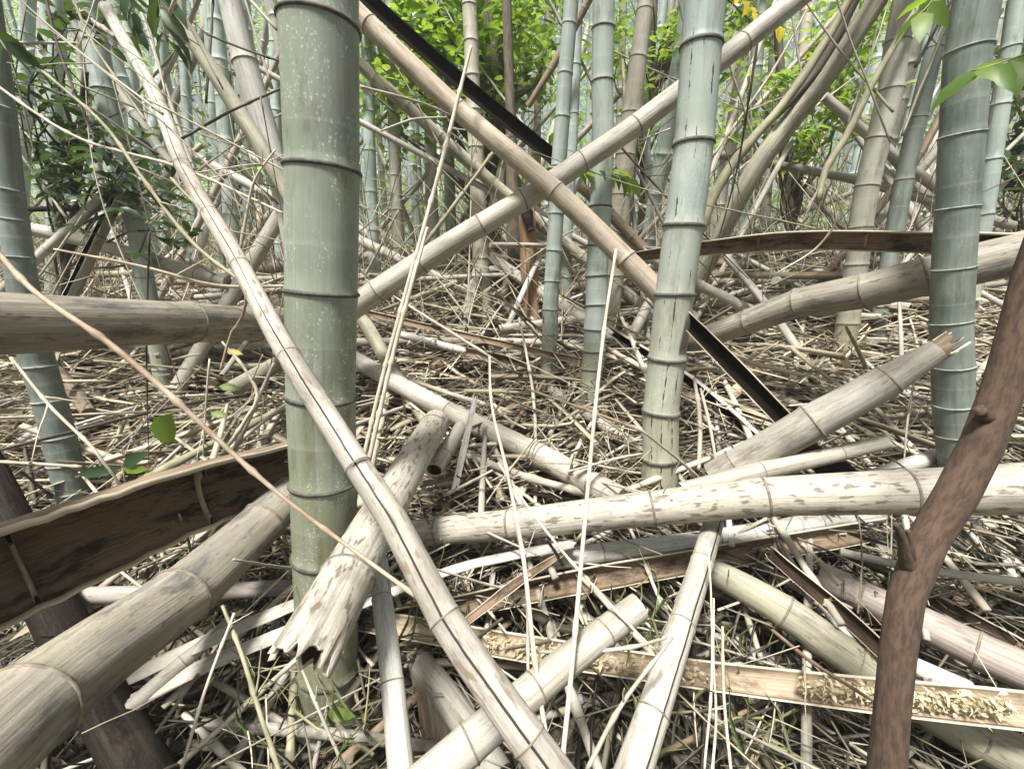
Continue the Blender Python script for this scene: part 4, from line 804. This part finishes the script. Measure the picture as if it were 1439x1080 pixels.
# ================================================================== FOREGROUND STALKS
TW = 'dead twigs and stalks standing among the fallen culms'
for args in [
    ('long reddish stalk with a dark joint crossing diagonally in front of the thick culm', [(-30, 320, .62, 11), (0, 358, .60, 11), (40, 402, .58, 12), (150, 480, .56, 11), (400, 700, .52, 9), (520, 790, .47, 8), (628, 868, .44, 9)], 'redtwig', .13, 0),
    ('pale stalk leaning right across the tan crossed log', [(508, 655, 1.12, 8), (540, 520, 1.2, 8), (562, 440, 1.25, 8), (620, 230, 1.35, 8), (662, 65, 1.42, 6)], 'straw', .16, 0),
    ('second pale stalk beside its longer twin right of the thick culm', [(517, 652, 1.1, 9), (545, 530, 1.16, 8), (578, 400, 1.22, 8), (600, 320, 1.3, 6)], 'straw', .14, 0),
    ('upright buff stalk in front of the teal culms down to the bottom edge', [(787, 1100, .46, 10), (802, 955, .52, 9), (823, 720, .66, 8), (838, 560, .78, 7), (852, 440, .88, 6), (866, 350, .95, 5)], 'straw', .17, 0),
    ('thin upright stalk rising from the bottom edge through the centre of the litter', [(778, 1100, .46, 9), (752, 930, .54, 9), (735, 780, .64, 8), (712, 660, .74, 6), (690, 560, .82, 5), (688, 500, .86, 4)], 'straw', .15, 0),
    ('thin grey stalk close right of the thin upright stalk in the centre', [(745, 1080, .48, 6), (742, 940, .55, 6), (736, 800, .63, 5), (720, 720, .7, 4)], 'greytwig', .1, 2),
    ('thin stalk sloping down right in front of the pale log with the cut end', [(700, 650, .80, 4), (760, 735, .68, 5), (860, 850, .6, 5), (965, 955, .55, 4)], 'straw', .1, 1),
    ('crooked stalk standing in the shade below the big yellowish log', [(395, 1090, .55, 10), (365, 1000, .6, 10), (340, 920, .66, 9), (312, 850, .72, 7)], 'olivetwig', .1, 2),
    ('pale straight stalk left of the crooked stalk at the bottom', [(255, 1080, .56, 6), (285, 980, .62, 6), (330, 860, .7, 5)], 'straw', .1, 1),
    ('stalk leaning left in the gap right of the splintered mottled log', [(485, 1080, .56, 7), (445, 990, .6, 7), (420, 930, .64, 6)], 'greytwig', .1, 2),
    ('forked grey stalk leaning in front of the pale cracked pole', [(825, 1080, .44, 10), (870, 995, .47, 9), (925, 920, .50, 8), (945, 895, .52, 5)], 'greytwig', .08, 1),
    ('thin bent grey stalk crossing the long half culm with yellow shavings', [(740, 915, .58, 6), (830, 915, .57, 7), (905, 905, .56, 8), (935, 895, .55, 7)], 'greytwig', .1, 1),
    ('pair of pale reeds hanging beside the pale cracked pole', [(1003, 840, .66, 4), (1002, 930, .6, 5), (1006, 1010, .56, 5), (1000, 1090, .5, 6)], 'straw', .2, 0),
    ('pale reed bending left next to the pale cracked pole', [(990, 1080, .5, 5), (1000, 960, .57, 5), (1000, 850, .64, 4), (995, 760, .72, 3)], 'straw', .2, 0),
    ('pale reed standing right of the pale cracked pole at the bottom', [(1028, 1090, .5, 6), (1018, 980, .56, 6), (1016, 880, .62, 5)], 'straw', .2, 0),
    ('long olive twig sweeping down to the right at the left of the long cracked pole', [(60, 100, 1.05, 5), (150, 180, 1.0, 6), (200, 250, .95, 7), (270, 340, .9, 7), (345, 400, .84, 6)], 'olivetwig', .12, 2),
    ('long pale twig running from the left edge down towards the thick culm', [(-20, 110, 1.1, 5), (100, 190, 1.08, 5), (250, 235, 1.05, 5), (395, 300, 1.0, 4)], 'straw', .12, 2),
    ('thin dark twig crossing above the long pale twig at the upper left', [(60, -20, 1.1, 6), (80, 60, 1.08, 6), (105, 130, 1.06, 5), (135, 200, 1.04, 4)], 'darktwig', .12, 3),
    ('dark twig slanting from the top left down to the long cracked pole', [(95, -20, 1.15, 5), (130, 60, 1.12, 5), (170, 120, 1.08, 5), (205, 170, 1.05, 4)], 'olivetwig', .12, 2),
    ('brownish thin pole at the very top left running into the long cracked pole', [(80, -25, 1.6, 9), (120, 20, 1.55, 9), (165, 55, 1.45, 8)], 'pinkish', .2, 0),
    ('dark level twig between the long cracked pole and the white slanting culm', [(255, 195, 1.25, 6), (320, 158, 1.3, 6), (400, 122, 1.35, 5)], 'darktwig', .2, 0),
    ('thin dark twig crossing in front of the white slanting culm', [(290, 48, 1.2, 4), (340, 68, 1.2, 4), (400, 88, 1.2, 4)], 'darktwig', .2, 0),
    ('crooked white twig forking in front of the thick culm near the buff leaning log', [(338, 350, 1.0, 7), (345, 310, 1.0, 6), (360, 250, 1.0, 5), (388, 210, 1.0, 4)], 'straw', .1, 2),
    ('bundle twig arching right from the long cracked pole', [(240, 250, .95, 4), (330, 350, .88, 6), (365, 420, .82, 6), (385, 500, .8, 4)], 'olivetwig', .09, 3),
    ('thin forked twig crossing from the tan crossed log to the thick culm', [(507, 122, 1.2, 6), (560, 136, 1.25, 6), (600, 148, 1.3, 5), (632, 162, 1.35, 4)], 'greytwig', .2, 0),
    ('second thin twig below it touching the tan crossed log', [(535, 184, 1.3, 4), (580, 168, 1.32, 5), (630, 165, 1.35, 4)], 'greytwig', .2, 0),
    ('dark thin pole rising to the right behind the tan crossed log', [(588, 355, 1.9, 7), (640, 285, 1.95, 7), (692, 215, 2.0, 6)], 'olivetwig', .2, 0),
    ('bright bent twig joining the long cracked pole to the thick log from the left edge', [(310, 520, .95, 5), (325, 470, .95, 6), (342, 440, .93, 6), (348, 400, .9, 4)], 'redtwig', .1, 1),
    ('long straw coloured twig lying over the thick log from the left edge', [(75, 350, 1.0, 4), (200, 375, 1.1, 6), (300, 400, 1.2, 6), (405, 402, 1.3, 5)], 'straw', .15, 1),
    ('pale twig sloping down right below the thick log from the left edge', [(15, 502, .9, 6), (70, 570, .88, 7), (130, 630, .86, 7), (185, 705, .84, 5)], 'straw', .12, 2),
    ('thin pale twig lying across the left edge culm', [(-10, 648, .88, 5), (60, 652, .9, 6), (115, 656, .92, 5)], 'straw', .12, 1),
    ('bent pale twig standing between the thick culm and the seedling', [(310, 640, 1.05, 7), (345, 590, 1.05, 8), (362, 555, 1.05, 8), (345, 520, 1.05, 6), (312, 480, 1.05, 4)], 'straw', .1, 1),
    ('second bent twig leaning to the thick culm above the wide dark half culm', [(320, 650, 1.1, 8), (340, 610, 1.1, 8), (385, 510, 1.12, 6)], 'pinkish', .12, 0),
    ('thin bare twig standing behind the short pale stick on the right', [(1270, 650, 1.1, 3), (1275, 590, 1.12, 5), (1285, 530, 1.14, 4)], 'straw', .1, 1),
    ('bundle of pale splints standing by the log with the torn tip', [(982, 660, 1.15, 8), (984, 600, 1.18, 9), (976, 530, 1.2, 6)], 'straw', .3, 1),
    ('second splint leaning beside the log with the torn tip', [(1008, 660, 1.12, 6), (998, 600, 1.15, 6), (985, 545, 1.2, 5)], 'straw', .3, 1),
    ('thin whitish twig drooping above the long peeled half culm', [(1090, 385, 1.3, 3), (1150, 345, 1.25, 4), (1172, 315, 1.22, 4), (1165, 270, 1.2, 3)], 'straw', .2, 1),
]:
    stick('stalk', args[0], 'stalk', [(x, y, Y, w * .8) for x, y, Y, w in args[1]], args[2], knots=args[3], side=args[4], group=TW)

# ================================================================== BACKGROUND CULMS, each its own
FARROWS = [(0, 400, 'left of the thick culm'), (400, 680, 'right of the thick culm'), (680, 940, 'behind the crossed logs'), (940, 1200, 'right of the streaked culm'), (1200, 1439, 'near the broad dark culm')]
def far_culms():
    xs = []
    for k in range(190):
        for _ in range(40):
            Y = random.choice([random.uniform(3.0, 5), random.uniform(4, 8), random.uniform(6, 14)])
            x = random.uniform(-.15, 1.15) * 1439
            if all(abs(x - a) > 4 for a, _ in xs): break
        xs.append((x, Y))
        p, d = W(x, 400, Y); bx, by = p[0], Y; bz = terf(bx, by) - .05
        r = random.uniform(.022, .052); lean = rng.normal(0, .055, 2); top = 2.2 + .75 * Y
        if random.random() < .2: lean *= 6
        P = [np.array((bx, by, bz)), np.array((bx + lean[0] * top * .5, by + lean[1] * top * .5, bz + top * .5)), np.array((bx + lean[0] * top + rng.normal(0, .1), by + lean[1] * top, bz + top))]
        mat = random.choice(['g_far', 'g_far', 'g_far', 'g_teal', 'g_olive', 'g_beige', 'pale'])
        where = [w for a, b, w in FARROWS if a <= x < b]; where = where[0] if where else ('beyond the left edge' if x < 0 else 'beyond the right edge')
        hue = {'g_far': 'pale jade', 'g_teal': 'teal', 'g_olive': 'dull olive', 'g_beige': 'buff', 'pale': 'straw coloured'}[mat]
        size = 'slender' if r < .037 else 'stout' if r > .047 else 'middling'
        far = 'distant' if Y > 8 else 'background' if Y > 4.8 else 'nearer'
        tilt = ' tilting right' if lean[0] > .07 else ' tilting left' if lean[0] < -.07 else ''
        make_culm('bamboo_culm', f'{size} {hue} {far} culm{tilt} {where}', 'bamboo', P, [r, r * .95, r * .8], mat, spacing=.24 if Y < 8 else .4, ns=10, parts=False,
                  group='background culms of the grove', swell=.12)
far_culms()
# far poles fallen among them
def mid_poles():
    cols = ['pale', 'white', 'grey', 'tan', 'olived', 'pinkish', 'yellowed', 'brown']
    word = {'pale': 'buff', 'white': 'bleached', 'grey': 'grey', 'tan': 'tan', 'olived': 'olive', 'pinkish': 'pinkish', 'yellowed': 'yellowish', 'brown': 'brown'}
    for k in range(340):
        leaning = k % 3 == 0
        Y = random.uniform(1.9, 3.4) if k < 170 else random.uniform(2.6, 7.5)
        x = random.uniform(-100, 1540); p, d = W(x, 430, Y); c = np.array((p[0], Y, terf(p[0], Y)))
        L = random.uniform(.9, 2.6) if not leaning else random.uniform(1.2, 3.0); az = random.uniform(0, math.pi); el = random.uniform(-.12, .18) if not leaning else random.uniform(.35, 1.1)
        dv = np.array((math.cos(az) * math.cos(el), math.sin(az) * math.cos(el) * .6, math.sin(el)))
        if Y < 2.4 and leaning: dv[1] = abs(dv[1])
        r = random.choice((random.uniform(.008, .018), random.uniform(.012, .034))) * (1 if Y < 4 else 1.2)
        A = c - dv * L * .5; B = c + dv * L * .5
        if leaning: A = c - dv * .1; B = c + dv * L
        up = max(0, terf(A[0], A[1]) + r - A[2]); ub = max(0, terf(B[0], B[1]) + r - B[2]); 
        lift = random.choice([.0, .03, .08, .15, .25]) if not leaning else 0
        A[2] += up + lift; B[2] += ub + lift
        if A[1] < 1.75 or B[1] < 1.75: continue
        mat = random.choice(cols[:3] * 3 + cols)
        pa, pb = proj(A), proj(B); mx = (pa[0] + pb[0]) / 2
        where = [w for a, b, w in FARROWS if a <= mx < b]; where = where[0] if where else 'at the edge'
        pose = ('leaning to the right' if dv[0] > 0 else 'leaning to the left') if leaning else ('lying on the litter' if lift < .05 else 'resting across other poles')
        far = 'far' if Y > 4.8 else 'mid distance' if Y > 3.2 else 'nearer'
        lab = f'{"thin" if r < .02 else "thick"} {"long" if L > 1.5 else "short"} {word[mat]} {far} pole {pose} {where}'
        make_culm('fallen_culm', lab, 'bamboo pole', [A, (A + B) / 2 + rng.normal(0, .02, 3), B], [r, r * .95, r * .8], mat, spacing=.22, ns=10, parts=False, ends=('cut', 'cut') if r > .02 else ('cap', 'cap'), group='poles fallen in the middle distance', swell=.1)
mid_poles()

# ================================================================== FAR FOLIAGE
def far_foliage():
    pos, rv, ln = [], [], []
    for k in range(720):
        Y = random.uniform(6.5, 18); x = random.uniform(-250, 1690); y = random.uniform(-90, 300) if random.random() < .75 else random.uniform(250, 390)
        c = W(x, y, Y)[0]
        if c[2] < terf(c[0], c[1]) + .2: continue
        m = random.randint(50, 110); s = random.uniform(.25, .7) * (Y / 10) ** .5
        pos.append(c + rng.normal(0, 1, (m, 3)) * s * np.array((1, 1, .6))); rv.append(np.clip(random.random() + rng.normal(0, .2, m), 0, 1)); ln.append(np.full(m, random.uniform(.10, .17) * (Y / 9) ** .6))
    for k in range(170):                      # the grove goes on unseen beside, behind and overhead, added to block low skylight
        az = random.uniform(R_(62), R_(298)); D = random.uniform(4.5, 9); el = random.uniform(-.05, .95)
        c = np.array((math.sin(az) * D * math.cos(el), math.cos(az) * D * math.cos(el), CZ + D * math.sin(el)))
        m = 60; pos.append(c + rng.normal(0, 1, (m, 3)) * .45); rv.append(rng.random(m)); ln.append(np.full(m, .26))
    for k in range(420):                      # the farthest crowns
        Y = random.uniform(18, 30); c = W(random.uniform(-200, 1640), random.uniform(-80, 330), Y)[0]; m = 70
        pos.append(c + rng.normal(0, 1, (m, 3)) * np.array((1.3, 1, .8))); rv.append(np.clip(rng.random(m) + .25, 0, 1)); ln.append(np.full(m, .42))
    pos = np.concatenate(pos); n = len(pos); ln = np.concatenate(ln) * rng.uniform(.7, 1.3, n)
    o = leaves_obj('foliage', pos, rand_dirs(n, .5, -.5), rand_dirs(n, 1, .8), ln, ln * .22, 'leafsoft', rv=np.concatenate(rv))
    o['kind'] = 'stuff'; tag(o, 'bright yellow green bamboo foliage closing in the grove all round', 'foliage')
    pos = []; 
    for k in range(230):
        Y = random.uniform(3.6, 9); x = random.uniform(-200, 1640); g = random.uniform(0, 1.0); p = W(x, 380, Y)[0]
        c = np.array((p[0], Y, terf(p[0], Y) + g ** 2 * 1.6 + .15)); m = random.randint(40, 90); s = random.uniform(.15, .4)
        pos.append(c + rng.normal(0, 1, (m, 3)) * s * np.array((1, 1, .7)))
    pos = np.concatenate(pos); n = len(pos)
    o = leaves_obj('undergrowth', pos, rand_dirs(n, .6), rand_dirs(n, 1, .8), .09 * rng.uniform(.6, 1.4, n), .035 * rng.uniform(.6, 1.3, n), 'leafsoft')
    o['kind'] = 'stuff'; tag(o, 'low leafy undergrowth between the distant culms', 'undergrowth')
far_foliage()

# ================================================================== LITTER
def litter():
    # masses nobody could count: straws and dry leaves
    def field(n, y0, y1, pw, zmax):
        Y = y0 + (y1 - y0) * rng.random(n) ** pw; X = (rng.random(n) - .5) * 2.7 * (Y + .35)
        return X, Y
    def straws(name, label, n, y0, y1, pw, lr, rr, mat, zmax, elev, flat=1):
        X, Y = field(n, y0, y1, pw, zmax); L = rng.uniform(*lr, n) * (.7 + .3 * Y / 2); r = rng.uniform(*rr, n) * (.8 + .25 * Y)
        az = rng.uniform(0, 2 * np.pi, n); el = rng.normal(0, elev, n)
        d = np.stack([np.cos(az) * np.cos(el), np.sin(az) * np.cos(el), np.sin(el)], -1)
        Z = ter(X, Y) + np.abs(np.sin(el)) * L * .5 + rng.random(n) ** 2 * zmax + r
        c = np.stack([X, Y, Z], -1); k = rng.normal(0, .022, (n, 3)) * L[:, None]
        sd = np.cross(d, rand_dirs(n) if flat == 1 else rand_dirs(n, 1, 1.6)); sd /= np.linalg.norm(sd, axis=1)[:, None]; u2 = np.cross(d, sd)
        rings = []
        for t, rr_ in ((-.5, 1), (-.1, .95), (.2, .85), (.5, .5)):
            q = c + d * (L * t)[:, None] + k * (1 - (2 * t) ** 2)
            for a in range(3): rings.append(q + (sd * math.cos(a * 2.094) + u2 * (flat * math.sin(a * 2.094))) * (r * rr_)[:, None])
        V = np.stack(rings, 1).reshape(-1, 3); q = []
        for s in range(3):
            for a in range(3): q.append([s * 3 + a, s * 3 + (a + 1) % 3, (s + 1) * 3 + (a + 1) % 3, (s + 1) * 3 + a])
        F = ((np.arange(n) * 12)[:, None, None] + np.array(q)[None]).reshape(-1, 4)
        me = bpy.data.meshes.new(name); me.vertices.add(len(V)); me.vertices.foreach_set('co', V.astype(np.float32).ravel())
        me.loops.add(F.size); me.loops.foreach_set('vertex_index', F.astype(np.int32).ravel()); me.polygons.add(len(F)); me.polygons.foreach_set('loop_start', (np.arange(len(F)) * 4).astype(np.int32))
        me.polygons.foreach_set('use_smooth', np.ones(len(F), bool)); me.update(calc_edges=True)
        a = me.attributes.new('rv', 'FLOAT', 'POINT'); a.data.foreach_set('value', np.repeat(rng.random(n), 12).astype(np.float32))
        me.materials.append(M[mat]); o = bpy.data.objects.new(name, me); COL.objects.link(o); o['kind'] = 'stuff'; tag(o, label, 'litter')
    straws('straw_litter', 'pale straw and fine twig litter covering the slope', 12000, 1.0, 6.5, 1.5, (.08, .45), (.001, .003), 'litter', .10, .22)
    straws('cane_litter', 'pale broken canes and splints lying thick over the slope', 3000, 1.1, 6.5, 1.4, (.15, .55), (.005, .014), 'litter', .15, .2, .18)
    straws('cane_litter', 'grey splints darkened as shade in the hollow nearest the camera', 420, .5, 1.2, 1, (.1, .4), (.005, .015), 'litterdark', .14, .2, .18)
    straws('twig_litter', 'grey twig litter darkened as shade in the hollow nearest the camera', 2600, .42, 1.3, 1.0, (.06, .32), (.001, .0034), 'litterdark', .16, .3)
    straws('straw_litter', 'scattered pale straws over the darkened hollow nearest the camera', 800, .5, 1.4, 1.0, (.08, .36), (.001, .0032), 'litter', .2, .3)
    straws('brush', 'dead fine brush standing among the middle distance poles', 4200, 2.0, 7, 1.1, (.3, 1.1), (.0013, .003), 'litter', .25, .8)
    for name, label, n, y0, y1, mat, zm in (('leaf_litter', 'dry bamboo leaves strewn over the slope', 9000, .9, 6, 'litter', .06), ('leaf_litter', 'leaves darkened as shade in the hollow nearest the camera', 4200, .4, 1.4, 'litterdark', .05)):
        X, Y = field(n, y0, y1, 1.3, 0); pos = np.stack([X, Y, ter(X, Y) + rng.random(n) ** 2 * zm + .006], -1)
        o = leaves_obj(name, pos, rand_dirs(n, .3), rand_dirs(n, .6, 1.2), rng.uniform(.05, .16, n), rng.uniform(.005, .013, n), mat, bend=.12); o['kind'] = 'stuff'; tag(o, label, 'litter')
    X, Y = field(900, .9, 5, 1.4, 0); n = len(X); pos = np.stack([X, Y, ter(X, Y) + rng.random(n) * .07 + .012], -1)
    o = leaves_obj('sheath_litter', pos, rand_dirs(n, .25), rand_dirs(n, .7, 1.3), rng.uniform(.06, .16, n), rng.uniform(.02, .045, n), 'sheath', bend=.35); o['kind'] = 'stuff'; tag(o, 'papery brown culm sheaths lying among the straw', 'litter')
    # a few tufts of green grass blades near the camera
    pos, dr = [], []
    for (px, py, Y, m) in [(890, 850, .8, 40), (600, 800, .85, 30), (930, 900, .6, 40), (500, 985, .62, 45), (1080, 1010, .62, 60), (560, 890, .72, 30), (900, 1040, .55, 40), (330, 950, .68, 40), (860, 800, .72, 16), (1040, 900, .75, 40), (420, 760, .9, 20)]:
        c = W(px, py, Y)[0]; c[2] = max(terf(c[0], c[1]), c[2] - .05)
        m = m * 3 // 10; pos.append(c + rng.normal(0, .025, (m, 3)) * (1, 1, .3)); dr.append(rand_dirs(m, .8, .5))
    pos = np.concatenate(pos); dr = np.concatenate(dr); n = len(pos)
    o = leaves_obj('grass', pos, dr, rand_dirs(n), rng.uniform(.04, .11, n), rng.uniform(.0025, .005, n), 'grassblade', bend=.9); o['kind'] = 'stuff'; tag(o, 'thin green grass blades between the near logs', 'grass')
litter()

# countable twigs on top of the litter, each its own object, described by what lies next to it
def twigs():
    cols = [('straw', 'straw coloured'), ('greytwig', 'grey'), ('redtwig', 'reddish'), ('olivetwig', 'olive'), ('straw', 'straw coloured'), ('greytwig', 'grey'), ('darktwig', 'dark')]
    used = {}
    H = [h for h in HERO if -20 < h[0] < 1460 and -20 < h[1] < 1100]
    made = 0
    for k in range(900):
        if made >= 250: break
        near = made < 110
        Y = random.uniform(.55, 1.3) if near else random.uniform(1.2, 3.6)
        x = random.uniform(-20, 1460); p = W(x, 500, Y)[0]; c = np.array((p[0], Y, terf(p[0], Y)))
        px, py, d = proj(c)
        if not (0 < px < 1439 and 0 < py < 1080): continue
        L = random.uniform(.16, .5) * (1 if near else 1.7); r = random.uniform(.0016, .0048) * (1 if near else 1.7); az = random.uniform(0, 6.283); el = random.choice([random.uniform(0, .25), random.uniform(.1, .9)])
        dv = np.array((math.cos(az) * math.cos(el), math.sin(az) * math.cos(el), math.sin(el)))
        A = c + (0, 0, r + random.random() ** 2 * .16); B = A + dv * L
        B[2] = max(B[2], terf(B[0], B[1]) + r)
        if B[1] < .45: continue
        mid = (A + B) / 2 + rng.normal(0, L * .018, 3); mid[2] = max(mid[2], terf(mid[0], mid[1]) + r)
        mat, word = random.choice(cols)
        a, b = proj(A), proj(B); mx, my = (a[0] + b[0]) / 2, (a[1] + b[1]) / 2
        hs = sorted(H, key=lambda h: (h[0] - mx) ** 2 + (h[1] - my) ** 2); h = hs[0]; h2 = next(q for q in hs if q[2] != h[2])
        rel = ('left of' if mx < h[0] else 'right of') if abs(mx - h[0]) > abs(my - h[1]) else ('above' if my < h[1] else 'below')
        size = ('long ' if L > (.36 if near else .6) else 'short ') + ('thick' if r > (.0035 if near else .006) else 'thin')
        pose = 'sticking up' if el > .45 else 'lying'
        lab = f'{size} {word} twig {pose} {rel} {h[2]}'
        if lab in used or len(lab.split()) > 16:
            lab2 = f'{size} {word} twig {pose} between {h[2]} and {h2[2]}'
            lab = lab2 if len(lab2.split()) <= 16 and lab2 not in used else None
        if lab is None: continue
        used[lab] = 1
        stick('twig', lab, 'twig', None, mat, P=[A, mid, B], r=[r, r * .85, r * .5], knots=.07, ns=6, side=random.choice([0, 0, 1, 2]), group='dead twigs strewn over the litter')
        made += 1
twigs()

# near canes: thinner straight dead canes, lying and propped between the named logs; each its own
def canes():
    cols = [('straw', 'straw coloured'), ('pale', 'buff'), ('white', 'bleached'), ('greytwig', 'grey'), ('pinkish', 'pinkish'), ('olivetwig', 'olive'), ('brown', 'brown')]
    H = [h for h in HERO if -20 < h[0] < 1460 and -20 < h[1] < 1100]; used = {}
    for k in range(230):
        Y = random.uniform(1.0, 2.6) if k < 130 else random.uniform(.62, 1.15); x = random.uniform(-60, 1500); p = W(x, 500, Y)[0]; c = np.array((p[0], Y, terf(p[0], Y)))
        px, py, d = proj(c)
        L = random.uniform(.35, 1.1) * (1 if Y > 1.1 else .6); r = random.uniform(.0045, .012) * (1 if Y > 1.1 else .75)
        az = random.uniform(0, 6.283); el = random.uniform(0, .2) if k % 4 else random.uniform(.2, .8)
        dv = np.array((math.cos(az) * math.cos(el), abs(math.sin(az)) * math.cos(el), math.sin(el)))
        A = c - dv * L * .4; B = c + dv * L * .6
        for q in (A, B): q[2] = max(q[2], terf(q[0], q[1]) + r)
        lift = random.random() ** 2 * .14; A[2] += lift; B[2] += lift
        if A[1] < .5 or min(proj(A)[2], proj(B)[2]) < .45: continue
        mid = (A + B) / 2 + rng.normal(0, L * .015, 3); mid[2] = max(mid[2], terf(mid[0], mid[1]) + r)
        a, b = proj(A), proj(B); mx, my = (a[0] + b[0]) / 2, (a[1] + b[1]) / 2
        if not (-50 < mx < 1490 and my < 1100): continue
        mat, word = random.choice(cols[:4] * 2 + cols)
        hs = sorted(H, key=lambda h: (h[0] - mx) ** 2 + (h[1] - my) ** 2); h = hs[0]; h2 = next(q for q in hs if q[2] != h[2])
        rel = ('left of' if mx < h[0] else 'right of') if abs(mx - h[0]) > abs(my - h[1]) else ('above' if my < h[1] else 'below')
        lab = f'{"long" if L > .6 else "short"} {word} cane {"propped" if el > .2 else "lying"} {rel} {h[2]}'
        if lab in used: lab = f'{"long" if L > .6 else "short"} {word} cane {"propped" if el > .2 else "lying"} between {h[2]} and {h2[2]}'
        if lab in used or len(lab.split()) > 16: continue
        used[lab] = 1
        if r > .008 and mat in ('pale', 'white', 'pinkish', 'brown'): make_culm('cane', lab, 'cane', [A, mid, B], [r, r, r * .85], mat, spacing=.14, ns=9, parts=False, ends=('cut', 'cut'), group='broken canes among the logs', swell=.1)
        else: stick('cane', lab, 'cane', None, mat, P=[A, mid, B], r=[r, r, r * .8], knots=.12, ns=8, group='broken canes among the logs')
canes()

# bare branches with side shoots tangled in the upper left and upper right
def branch_tangle():
    zones = [(0, 400, 20, 330, .95, 1.7, 26, 'left of the thick culm'), (940, 1330, 40, 330, 1.5, 2.6, 22, 'right of the streaked culm'), (500, 900, 150, 380, 1.7, 2.8, 18, 'behind the crossed logs'), (0, 400, 470, 720, 1.1, 1.6, 10, 'above the wide dark half culm')]
    words = [('straw', 'pale'), ('olivetwig', 'olive'), ('greytwig', 'grey'), ('darktwig', 'dark')]
    for x0, x1, y0, y1, Ya, Yb, n, where in zones:
        for k in range(n):
            Y = random.uniform(Ya, Yb); A = W(random.uniform(x0, x1), random.uniform(y0, y1), Y)[0]
            an = random.uniform(0, math.pi); L = random.uniform(.3, .75) * Y
            dv = np.array((math.cos(an), random.uniform(-.15, .35), math.sin(an) * random.choice((1, 1, -1)))); B = A + dv * L
            if B[2] < terf(B[0], B[1]): B[2] = terf(B[0], B[1]) + .02
            mat, word = random.choice(words); r = random.uniform(.0016, .0038) * (Y / 1.3); mid = (A + B) / 2 + rng.normal(0, L * .03, 3)
            slope = 'rising right' if dv[0] * dv[2] > 0 else 'sloping down right'
            steep = 'steep' if abs(dv[2]) > abs(dv[0]) else 'flat'
            lab = f'{word} bare branch {"with shoots" if k % 3 else "without shoots"} {steep} {slope} {where}'
            stick('bare_branch', lab, 'branch', None, mat, P=[A, mid, B], r=[r, r * .8, r * .35], knots=.1, ns=5, side=random.randint(2, 5) if k % 3 else 0, group='bare dead branches tangled between the culms')
branch_tangle()

# things whose label came out the same: say which one by its place in the row, from the left
def tell_apart():
    bpy.context.view_layer.update()
    by = {}
    for o in COL.objects:
        if o.parent is None and 'category' in o.keys(): by.setdefault(o['label'], []).append(o)
    def sx(o):
        if o.type == 'MESH':
            v = o.data.vertices; q = [o.matrix_world @ v[i].co for i in (0, len(v) // 2, len(v) - 1)]
            return sum(proj(p)[0] for p in q) / 3
        return proj(o.location)[0]
    words = ['leftmost', 'second from left', 'third from left', 'fourth from left', 'fifth from left', 'sixth from left', 'seventh from left', 'eighth from left']
    for lab, os_ in by.items():
        if len(os_) < 2: continue
        os_.sort(key=sx)
        for i, o in enumerate(os_):
            w = words[i] if i < len(words) - 1 and i < len(os_) - 1 else 'rightmost' if i == len(os_) - 1 else None
            if len(os_) == 2: w = ('left one', 'right one')[i]
            if w and len((lab + ' ' + w).split()) <= 16: o['label'] = f'{lab}, {w}'
tell_apart()


# thin pale haze over the grove, added to brighten and wash out the background
bm_h = MB(); x0, x1, y0, y1, z0, z1 = -62, 62, -9, 82, -3.5, 20
bm_h.add([(x, y, z) for x in (x0, x1) for y in (y0, y1) for z in (z0, z1)], [(0, 1, 3, 2), (4, 6, 7, 5), (0, 4, 5, 1), (2, 3, 7, 6), (0, 2, 6, 4), (1, 5, 7, 3)])
hm = bpy.data.materials.new('haze'); hm.use_nodes = True; hn = hm.node_tree; hn.nodes.remove(hn.nodes['Principled BSDF'])
pv = hn.nodes.new('ShaderNodeVolumePrincipled'); pv.inputs['Color'].default_value = (.93, .96, .92, 1); pv.inputs['Density'].default_value = .006
hn.links.new(pv.outputs[0], hn.nodes['Material Output'].inputs['Volume'])
hz = bm_h.build('haze', hm, smooth=False); hz['kind'] = 'stuff'
